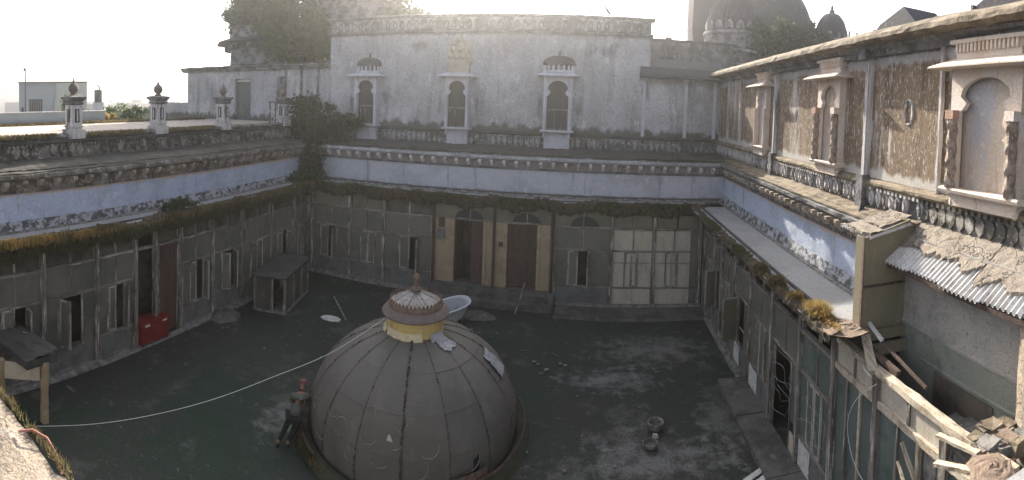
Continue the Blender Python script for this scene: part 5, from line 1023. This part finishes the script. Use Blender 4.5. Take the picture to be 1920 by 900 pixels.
# red chest
t = thing('red_chest', 'faded red metal chest in front of the left screen doorway', 'chest', (-11.42,9.78,FLOOR+.1), pi/2)
t.scale = (.84,.84,.88)
z0 = FLOOR+.14
mb = MB(); mb.quadbox([(-.62,-.3,z0),(.66,-.3,z0),(.66,.3,z0),(-.62,.3,z0),(-.62,-.3,z0+.62),(.66,-.3,z0+.62),(.66,.3,z0+.62),(-.62,.3,z0+.62)]); part('body', mb, 'red', t)
part('lid', MB().box(-.65,.69,-.33,.33,z0+.62,z0+.7), 'red', t)
for k in (-.4,.4): part('hinge', MB().box(k-.1,k+.1,-.345,-.33,z0+.58,z0+.64), 'white', t)
part('panel', MB().box(-.5,.54,-.315,-.3,z0+.08,z0+.5), 'red', t)
for sx in (-.55,.58):
    for sy in (-.22,.22): part('foot', MB().box(sx-.04,sx+.04,sy-.04,sy+.04,FLOOR+.0,z0), 'tank', t)
# booth in far left corner
t = thing('timber_booth', 'low dark timber booth with flat roof in the far left corner of the courtyard', 'booth', (-10.2,14.3,FLOOR), radians(12))
zt3 = FLOOR+1.2
part('roof', MB().sweep([(-.42,zt3),(-.44,zt3+.06),(2.1,zt3+.12),(2.1,zt3)], -.58, .68, .3, .012), 'boothroof', t)
part('front_panel', MB().box(-.5,.1,-.31,-.27,FLOOR+.02,zt3), 'boothwall', t)
for x, y in ((-.52,-.29),(.14,-.29),(.6,-.28),(.6,.5),(.6,1.3),(.6,2.0)): part('post', MB().box(x-.04,x+.04,y-.04,y+.04,FLOOR,zt3), 'wood', t)
part('side_panel', MB().box(.58,.61,-.24,.46,FLOOR+.02,zt3), 'boothwall', t); part('side_panel', MB().box(.58,.61,.54,1.26,FLOOR+.02,zt3), 'boothwall', t); part('side_panel', MB().box(.58,.61,1.34,1.96,FLOOR+.02,zt3), 'boothwall', t)
part('side_panel', MB().box(-.55,-.52,-.25,2.0,FLOOR+.02,zt3), 'boothwall', t); part('base', MB().box(-.56,.66,-.36,2.05,FLOOR-.02,FLOOR+.06), 'kerb', t)
# porch lower left
t = thing('small_porch', 'little mossy-roofed porch on ochre pillars at the lower left edge', 'porch', (-10.6,5.3,FLOOR))
mb = MB(); mb.grid(12, 10, lambda i, j: (-1.3+2.08*i/11, (-.75+.3*i/11)+.8*j/9, -5.74+.012*j+U(-.02,.02))); mb.grid(12, 3, lambda i, j: (-1.3+2.1*i/11, (-.75+.3*i/11), -5.74-.09*j+U(-.01,.01))); mb.grid(8, 3, lambda i, j: (.78, -.45+.8*i/7, -5.74-.09*j+U(-.01,.01))); part('roof', mb, 'boothroof', t)
part('roof_slab', MB().prism([(-1.3,-5.9),(.78,-5.9),(.74,-5.76),(-1.3,-5.76)], -.3, .3), 'wooddark', t)
part('pillar', MB().grid(9, 4, lambda i, j: (.72+(-.07,.07,.07,-.07)[j]+U(-.01,.01), .03+(-.07,-.07,.07,.07)[j]+U(-.01,.01), FLOOR+1.4*i/8), True), 'yellow', t)
part('pillar', MB().box(.05, .19, -.85, -.71, FLOOR, -5.9), 'yellow', t)
part('infill_panel', MB().beam((.2,-.72,-6.12),(.66,-.06,-6.12),.04,.38), 'whiteboard', t)
part('white_strip', MB().beam((-1.2,-.25,-5.68),(.0,.2,-5.66),.04,.03), 'white', t)
# cable
def vpl(px, a, b): pass
pts = [(-9.75,5.05,-7.2),(-8.87,5.98,-6.98),(-8.0,6.9,-6.70),(-7.1,7.85,-6.36),(-6.2,8.8,-5.95),(-5.2,9.55,-5.45),(-4.35,10.5,-4.88)]
CABLE = pts
# ---- shed on the right roof
SH = thing('roof_shed', 'olive panelled box shed standing on the white roof, right side', 'shed', (5.0,7.4,zR))
part('front_panel', MB().prism([(-.45,zR-.02),(.5,zR-.12),(.5,-1.72),(-.45,-1.98)], -.03, .0), 'olive', SH)
part('side_panel', MB().box(-.46,-.43,.0,.25,zR,-1.98), 'olive', SH)
ubox('edge_strip', 'rust', SH, -.475, -.445, -.045, .01, zR-.02, -1.96); ubox('cover_strip', 'wooddark', SH, -.45, .5, -.05, -.03, -2.83, -2.79); ubox('cover_strip', 'olive', SH, .36, .42, -.05, -.03, zR-.1, -2.2)
part('base_board', MB().beam((-.45,-.1,zR-.12),(.56,-.1,zR-.16),.06,.17), 'olive', SH); part('base_board', MB().beam((-.38,-.2,zR-.33),(.62,-.2,zR-.38),.06,.19), 'olive', SH)
def corr(u0, u1, a, b, amp=.024, pitch=.098, thick=.006):
    """corrugated sheet: u = world y range, a=(x,z) outer edge, b=(x,z) inner edge"""
    n = int(abs(u1-u0)/pitch*8)+1
    return lambda org: MB().grid(n, 4, lambda i, j: (a[0]+(b[0]-a[0])*j/3-org[0], u0+(u1-u0)*i/(n-1)-org[1], a[1]+(b[1]-a[1])*j/3+amp*sin(2*pi*(u0+(u1-u0)*i/(n-1))/pitch)))
RF = thing('corrugated_roof', 'rusty corrugated lean-to roof capped with cracked grey mud, over the stairwell', 'roof', (5.4,6,-2.4))
o_ = (5.4,6)
for k, (y0, y1, dz, dxx) in enumerate(((7.72,6.75,0,0),(6.85,5.85,.015,.04),(5.95,5.0,.0,-.02),(5.1,4.25,.02,.03),(4.35,3.3,.0,.05))):
    part('corrugated_sheet', corr(y0, y1, (4.98+dxx,-2.42+dz), (5.82,-1.84+dz))(o_), 'tin', RF, smooth=True)
part('corrugated_sheet', corr(8.35, 7.3, (4.62,-1.98), (5.5,-1.80))(o_), 'tin', RF, smooth=True)
def mudslab(u0, u1, a, b, edge, n=60, m=7, th=.05):
    """mud cake on a sloping roof with a ragged lower edge"""
    o1 = U(0,50); ed = [edge+.2*noise.noise((i*.11+o1,0,0))+.08*noise.noise((i*.45+o1,3,0)) for i in range(n)]
    def fn(i, j):
        t = ed[i]+(1-ed[i])*max(0,(j-1))/(m-2) if j else ed[i]; x = a[0]+(b[0]-a[0])*t; z = a[1]+(b[1]-a[1])*t+(.0 if j == 0 else th+.03*noise.noise((x*3+o1,i*.2,j)))+.02
        return (x-o_[0], u0+(u1-u0)*i/(n-1)-o_[1]+.03*noise.noise((j*.9+o1,i*.3,2)), z)
    return MB().grid(n, m, fn)
def crackcut(mb, frac=.045):
    return mb
part('mud_cake', mudslab(7.5, 5.35, (4.98,-2.42), (5.86,-1.80), .40, n=60, m=9), 'mud', RF)
part('mud_cake', mudslab(5.33, 3.2, (4.98,-2.42), (5.86,-1.80), .28, n=60, m=9), 'mud', RF)
part('mud_cake', mudslab(8.2, 7.5, (4.62,-1.98), (5.6,-1.76), .35, n=16), 'mud', RF)
part('mud_cake', mudslab(8.15, 7.35, (4.62,-1.98), (4.9,-1.92), .1, n=16), 'mud', RF)
part('rafter', MB().beam((-.35,1.5,-2.48),(-.35,-2.8,-2.48),.05,.07), 'wooddark', RF)
# stairwell wall
SW = thing('stairwell_wall', 'damp grey plaster wall of the open stairwell below the corrugated roof', 'wall', (5.42,5.4,FLOOR), -pi/2)
part('wall_face', MB().grid(16, 8, lambda i, j: (-2.0+4.8*i/15, U(-.01,.01), -3.5+1.15*j/7)), 'stairwall', SW)
def dz_(i): return 0
mb = MB(); mb.grid(16, 8, lambda i, j: (-2.0+4.8*i/15, .0+U(-.005,.005), FLOOR+(3.77-0)*j/7)); part('dado', mb, 'dado', SW)
part('wall_core', MB().box(-2.0, 2.8, .03, .36, FLOOR, -2.0), 'stairwall', SW)
part('dado_ridge', MB().sweep([(0,-3.52),(-.03,-3.5),(-.03,-3.46),(0,-3.44)], -2.0, 2.8, .2, .004), 'stairwall', SW)
part('lower_ridge', MB().sweep([(0,-4.0),(-.025,-3.98),(-.025,-3.95),(0,-3.93)], -1.4, 2.2, .2, .004), 'dado', SW)
part('door_recess_shade', MB().box(-1.0, .35, -.02, -.008, -6.0, -4.02), 'interior', SW)  # thin dark panel on the wall face paints the shade of a recess
part('end_wall', MB().box(2.2, 2.5, -.9, .0, FLOOR, -4.2), 'stairwall', SW)
# stairs / debris
ST = thing('broken_stairs', 'broken masonry steps choked with rubble at the right edge', 'stairs', (4.95,4.4,-5))
for k in range(4): part('step', MB().box(-.42,.45, 1.1-.3*k, 1.4-.3*k+.02, -5.2, -4.42+.08*k), 'kerb', ST)
rubble('rubble_heap', 'heap of broken bricks and plaster lumps by the right edge', 4.85, 4.3, -3.98, .36, .36, 40, ['mudred','coping','kerb','mud','white'], .085, .7)
single('near_pillar', MB().grid(10, 12, lambda i, j: (5.5+.42*cos(2*pi*j/12)*(1+.03*sin(i)), 4.15+.42*sin(2*pi*j/12), -4.3+2.0*i/9+U(-.01,.01)), True), 'parapetnear', 'sunlit buff plaster column cut by the right edge', 'column', (5.35,4.15,-4.3), smooth=True)
single('mud_slab', MB().grid(9, 13, lambda i, j: (4.2+.27*i/8*cos(2*pi*j/12)*(1+.2*sin(j*2.2)), 3.9+.3*i/8*sin(2*pi*j/12), -3.8+.05*(1-i/8)+U(-.01,.01))), 'mudred', 'ragged brown mud slab at the near end of the broken right screen', 'mud slab', (4.32,4.0,-3.75))
single('mud_slab', MB().grid(9, 15, lambda i, j: (4.32+.42*i/8*cos(2*pi*j/14)*(1+.2*sin(j*2.7)), 7.5+.4*i/8*sin(2*pi*j/14), zR+.0+.05*(1-i/8)+U(-.012,.012))), 'mudred', 'broken brown edge of the roof by the large golden tuft', 'mud slab', (4.62,7.55,zR))
setting('near_roof', MB().sweep([(3.0,-3.9),(3.62,-3.86),(3.6,-3.72),(2.9,-3.66),(-2,-3.66),(-2,-3.9)], 3.7, 8, .15, .02), 'gravel')
# loose timbers
def timber(lab, a, b, w, h, mat='woodpale', tw=0):
    a = Vector(a); b = Vector(b); mb = MB(); n = 7; d = (b-a).normalized(); up = Vector((0,0,1)); s = d.cross(up).normalized(); v = s.cross(d)
    if tw: s, v = s*cos(tw)+v*sin(tw), v*cos(tw)-s*sin(tw)
    mb.grid(n, 4, lambda i, j: a+(b-a)*i/(n-1)+s*(w/2*(-1,1,1,-1)[j]*U(.85,1.1))+v*(h/2*(-1,-1,1,1)[j]*U(.85,1.15)), True); mb.f += [(0,1,2,3),(24,25,26,27)]
    single('loose_timber', mb, mat, lab, 'timber', ((a+b)/2), 'loose broken timbers on the right screen')
timber('wide pale plank fallen across the top of the right screen', (4.62,7.35,-3.56), (4.42,6.72,-3.92), .16, .035)
timber('short whitewashed stick lying beside the fallen wide plank', (4.72,7.45,-3.42), (4.72,6.95,-3.58), .055, .05, 'white')
timber('thin dark lath running along the broken head beam', (4.75,7.0,-3.62), (4.6,5.6,-3.72), .04, .04, 'wooddark')
timber('upper of the two splintered timbers near the brown mud slab', (4.3,4.95,-3.95), (4.35,4.25,-3.85), .09, .04)
timber('lower of the two splintered timbers near the brown mud slab', (4.2,4.85,-4.22), (4.3,4.1,-3.98), .10, .05)
timber('pale batten slanting down across the green panes at the bottom', (4.4,5.85,-4.55), (4.4,5.3,-5.1), .06, .03)
timber('short pale splinter jutting from the lower panes', (4.38,5.9,-4.85), (4.3,5.6,-4.98), .04, .03)
single('shoe_scrap', MB().quadbox([(5.42,9.1,-1.9),(5.55,9.05,-1.9),(5.6,9.2,-1.9),(5.45,9.25,-1.9),(5.5,9.15,-1.72),(5.56,9.12,-1.72),(5.58,9.2,-1.8),(5.52,9.22,-1.8)]), 'tank', 'small dark scrap lying on the sunlit right ledge', 'scrap', (5.5,9.15,-1.9))
# coiled wire
def smooth_pts(P, k=8):
    P = [Vector(p) for p in P]; o = []
    for i in range(len(P)-1):
        p0, p1, p2, p3 = P[max(0,i-1)], P[i], P[i+1], P[min(len(P)-1,i+2)]
        for q in range(k):
            t_ = q/k; o.append(.5*((2*p1)+(p2-p0)*t_+(2*p0-5*p1+4*p2-p3)*t_*t_+(3*p1-p0-3*p2+p3)*t_**3))
    return o+[P[-1]]
def coil(lab, yc, zc, x, r_, n, dy):
    mb = MB()
    pts = [(x+.06*sin(q*.9), yc+dy*q/n/10+r_*1.4*cos(2*pi*q/24), zc-.9*q/n/10*1.2+r_*sin(2*pi*q/24)*.6) for q in range(n*10)]
    mb.tube(pts, .0035, 4); single('wire_coil', mb, 'steelwire', lab, 'wire', (x,yc,zc), 'loose wire coils on the right screen')
coil('loops of thin wire hanging in the dark right doorway', 10.3, -5.3, 4.38, .38, 7, .1)
coil('thin wire loops hanging against the bay just before the doorway', 8.6, -5.6, 4.35, .4, 6, .2)
mb = MB(); mb.tube(smooth_pts([(4.35,6.5,-4.0),(4.25,6.9,-4.4),(4.22,7.1,-4.9),(4.25,6.9,-5.4),(4.3,6.4,-5.6),(4.35,6.0,-5.5)]), .006, 5); single('wire_loop', mb, 'wire', 'pale wire arc hanging over the near green panes', 'wire', (4.3,6.7,-5), smooth=True)
mb = MB(); mb.tube([(4.4,7.0,-3.93),(4.3,6.8,-3.9),(4.3,6.6,-3.92)], .008, 5); single('wire_hook', mb, 'wire', 'short pale bent wire below the fallen plank', 'wire', (4.3,6.8,-3.9))

# ---- near wing roof edge, lower left
mb = MB(); n2 = 60
mb.grid(n2, 9, lambda i, j: (-9+7.4*i/(n2-1), (2.06,2.03,1.98,1.8,1.6,1.35,1.1,.8,-.5)[j]+U(-.02,.02), (-3.6,-3.1,-3.0,-2.97,-2.99,-2.96,-2.99,-2.97,-2.97)[j]+U(-.02,.02))); single('near_parapet', mb, 'parapetnear', 'rough sunlit parapet top in the lower left corner', 'parapet', (-4,1.5,-3.6))
single('hose', MB().tube([(-3.98,1.88,-2.93),(-3.9,1.98,-2.9),(-3.78,2.06,-2.93),(-3.66,2.09,-3.02),(-3.6,2.1,-3.15)], .011, 6), 'hose', 'short faded red hose end looped over the near parapet', 'hose', (-3.8,2,-3), smooth=True)
grass_obj('parapet_grass', 'sparse dry grass on the lip of the near parapet', lambda: (random.choice([random.gauss(-4.45,.1), random.gauss(-3.98,.05), random.gauss(-3.6,.12), U(-5,-3.3)]), 2.03+random.gauss(0,.02), -3.0), 700, .07, 'grass', (-4,2,-3), .8, .004)
setting('near_wing_roof', MB().box(-9.5, -1.6, -6, 1.9, -7.27, -3.65), 'stairwall')

# ---- cable
mb = MB(); P = [Vector(p) for p in CABLE]; sm = []
for i in range(len(P)-1):
    p0, p1, p2, p3 = P[max(0,i-1)], P[i], P[i+1], P[min(len(P)-1,i+2)]
    for k in range(8):
        t_ = k/8; sm.append(.5*((2*p1)+(p2-p0)*t_+(2*p0-5*p1+4*p2-p3)*t_*t_+(3*p1-p0-3*p2+p3)*t_**3))
sm.append(P[-1]); mb.tube(sm, .0065, 5); single('cable', mb, 'wire', 'long white cable sagging from the porch to the dome lantern', 'cable', (-7,8,-6.7), smooth=True)

# ---- bird
t = thing('bird', 'small grey bird perched on the tall wall parapet', 'bird', (.62,22.3,4.02), radians(200))
part('body', MB().lathe([(0,-.2),(.05,-.14),(.075,-.02),(.06,.1),(.035,.16),(.05,.2),(.045,.25),(0,.29)], 10), 'bird', t, smooth=True, loc=(0,0,4.2), rot=(0,radians(38),0))
part('tail', MB().quadbox([(-.3,-.02,4.03),(-.1,-.03,4.1),(-.1,.03,4.1),(-.3,.02,4.03),(-.3,-.02,4.045),(-.1,-.03,4.14),(-.1,.03,4.14),(-.3,.02,4.045)]), 'bird', t)
part('beak', MB().lathe([(.015,0),(0,.05)], 6), 'tank', t, loc=(.17,0,4.41), rot=(0,radians(80),0))
for s in (-.025,.025): part('leg', MB().tube([(0,s,4.02),(.01,s,4.13)], .006, 4), 'tank', t)

# ---- person bending by the dome
def skin(name, joints, edges, mat, parent, sub_=2):
    me = bpy.data.meshes.new(name); me.from_pydata([j[0] for j in joints], edges, []); me.materials.append(M[mat])
    o = link(bpy.data.objects.new(name, me)); o.parent = parent; o.location = (0,0,-Z0.get(parent.name,0))
    mo = o.modifiers.new('skin','SKIN'); sv = me.skin_vertices[0].data
    for i, j in enumerate(joints): r_ = j[1]; sv[i].radius = (r_, r_) if not isinstance(r_, tuple) else r_
    sv[0].use_root = True; mo.use_smooth_shade = True
    ss = o.modifiers.new('sub','SUBSURF'); ss.levels = sub_; ss.render_levels = sub_
    return o
G = FLOOR
PN = thing('person', 'person in dark trousers and grey-green shirt bending beside the dome', 'person', (-5.78,8.78,G), radians(0))
def q(f, r_, z): return (-.53*f+.85*r_, .85*f+.53*r_, G+z)
def sk(name, J, E_, mat, n=2): return skin(name, [(q(*a), b) for a, b in J], E_, mat, PN, n)
pel, che, nek, hd = (.10,.14,.62), (.40,.24,.82), (.50,.27,.90), (.58,.30,1.0)
lk, rk_, lf_, rf_ = (.16,-.02,.38), (.02,.14,.36), (-.04,-.22,.05), (-.06,-.02,.05)
le, re_, lh, rh = (.56,.08,.62), (.54,.42,.66), (.72,.16,.46), (.74,.44,.52)
ls_, rs_ = (.42,.08,.80), (.42,.40,.82)
sk('body', [(pel,.08),((.26,.19,.73),.07),(che,.08),(nek,.048),((.55,.285,.95),.06),(hd,.082),((.1,.06,.56),.07),(lk,.052),(lf_,.034),((.06,-.25,.03),.03),((.08,.2,.56),.07),(rk_,.052),(rf_,.034),((.06,-.02,.03),.03),(ls_,.052),(le,.038),(lh,.026),(rs_,.052),(re_,.038),(rh,.026)],
   [(0,1),(1,2),(2,3),(3,4),(4,5),(0,6),(6,7),(7,8),(8,9),(0,10),(10,11),(11,12),(12,13),(2,14),(14,15),(15,16),(2,17),(17,18),(18,19)], 'skin')
sk('trousers', [(pel,.15),((.1,.05,.54),.11),(lk,.07),((-.02,-.2,.07),.05),((.08,.22,.54),.11),(rk_,.08),((-.04,-.0,.07),.05)], [(0,1),(1,2),(2,3),(0,4),(4,5),(5,6)], 'trousers')
sk('shirt', [((.04,.12,.56),.13),((.12,.14,.65),.14),((.2,.17,.70),.135),((.3,.2,.77),.14),((.36,.225,.81),.14),(ls_,.08),(le,.06),(rs_,.08),(re_,.06)], [(0,1),(1,2),(2,3),(3,4),(4,5),(5,6),(4,7),(7,8)], 'shirt')
for hnd in (lh, rh):
    for k in range(5):
        l = (.045,.075,.082,.076,.06)[k]; a = (k-2)*.016
        sk('finger', [((hnd[0]+.01,hnd[1]+a*.7,hnd[2]-.01),.009),((hnd[0]+.035,hnd[1]+a,hnd[2]-.02-l*.4),.008),((hnd[0]+(.02 if k else .05),hnd[1]+a*1.1,hnd[2]-.02-l),.007)], [(0,1),(1,2)], 'skin', 1)
c = q(*hd)
part('headcloth', MB().lathe([(0,-.03),(.07,-.02),(.092,.02),(.088,.06),(.05,.09),(0,.1)], 16), 'redcloth', PN, smooth=True, loc=(c[0],c[1],c[2]), rot=(radians(-25),radians(-12),0))
part('nose', MB().lathe([(0,0),(.014,.01),(0,.03)], 6), 'skin', PN, loc=q(.66,.31,.97), rot=(radians(-110),0,.5))
for s_ in (.03,-.03):
    part('eye', MB().lathe([(0,-.008),(.01,0),(0,.008)], 6), 'tank', PN, loc=q(.655,.305+s_,.995)); part('ear', MB().lathe([(0,-.03),(.02,0),(0,.03)], 6), 'skin', PN, loc=q(.57,.30+s_*2.8,.98))
for ft in ((.0,-.23,0),(-.02,-.01,0)): part('shoe', MB().lathe([(.045,.0),(.05,.015),(.04,.055),(0,.07)], 12), 'tank', PN, smooth=True, loc=q(*ft), rot=(0,0,.55), scale=(1,2.3,1))

# ------------------------------------------------------------ haze
hz = MB().box(-1700, 1700, -300, 1900, -17, 12)
HAZE = .0024  # distance haze, made denser and forward-scattering to imitate a lens glare veil
hm = bpy.data.materials.new('haze'); hm.use_nodes = True; ht = hm.node_tree
for n_ in list(ht.nodes):
    if n_.type == 'BSDF_PRINCIPLED': ht.nodes.remove(n_)
pv = ht.nodes.new('ShaderNodeVolumePrincipled'); pv.inputs['Density'].default_value = HAZE; pv.inputs['Color'].default_value = (.96,.94,.92,1); pv.inputs['Anisotropy'].default_value = .86
ht.links.new(pv.outputs[0], [n_ for n_ in ht.nodes if n_.type == 'OUTPUT_MATERIAL'][0].inputs['Volume'])
if HAZE:
    o = setting('haze', hz, hm, 'stuff'); o.display_type = 'WIRE'
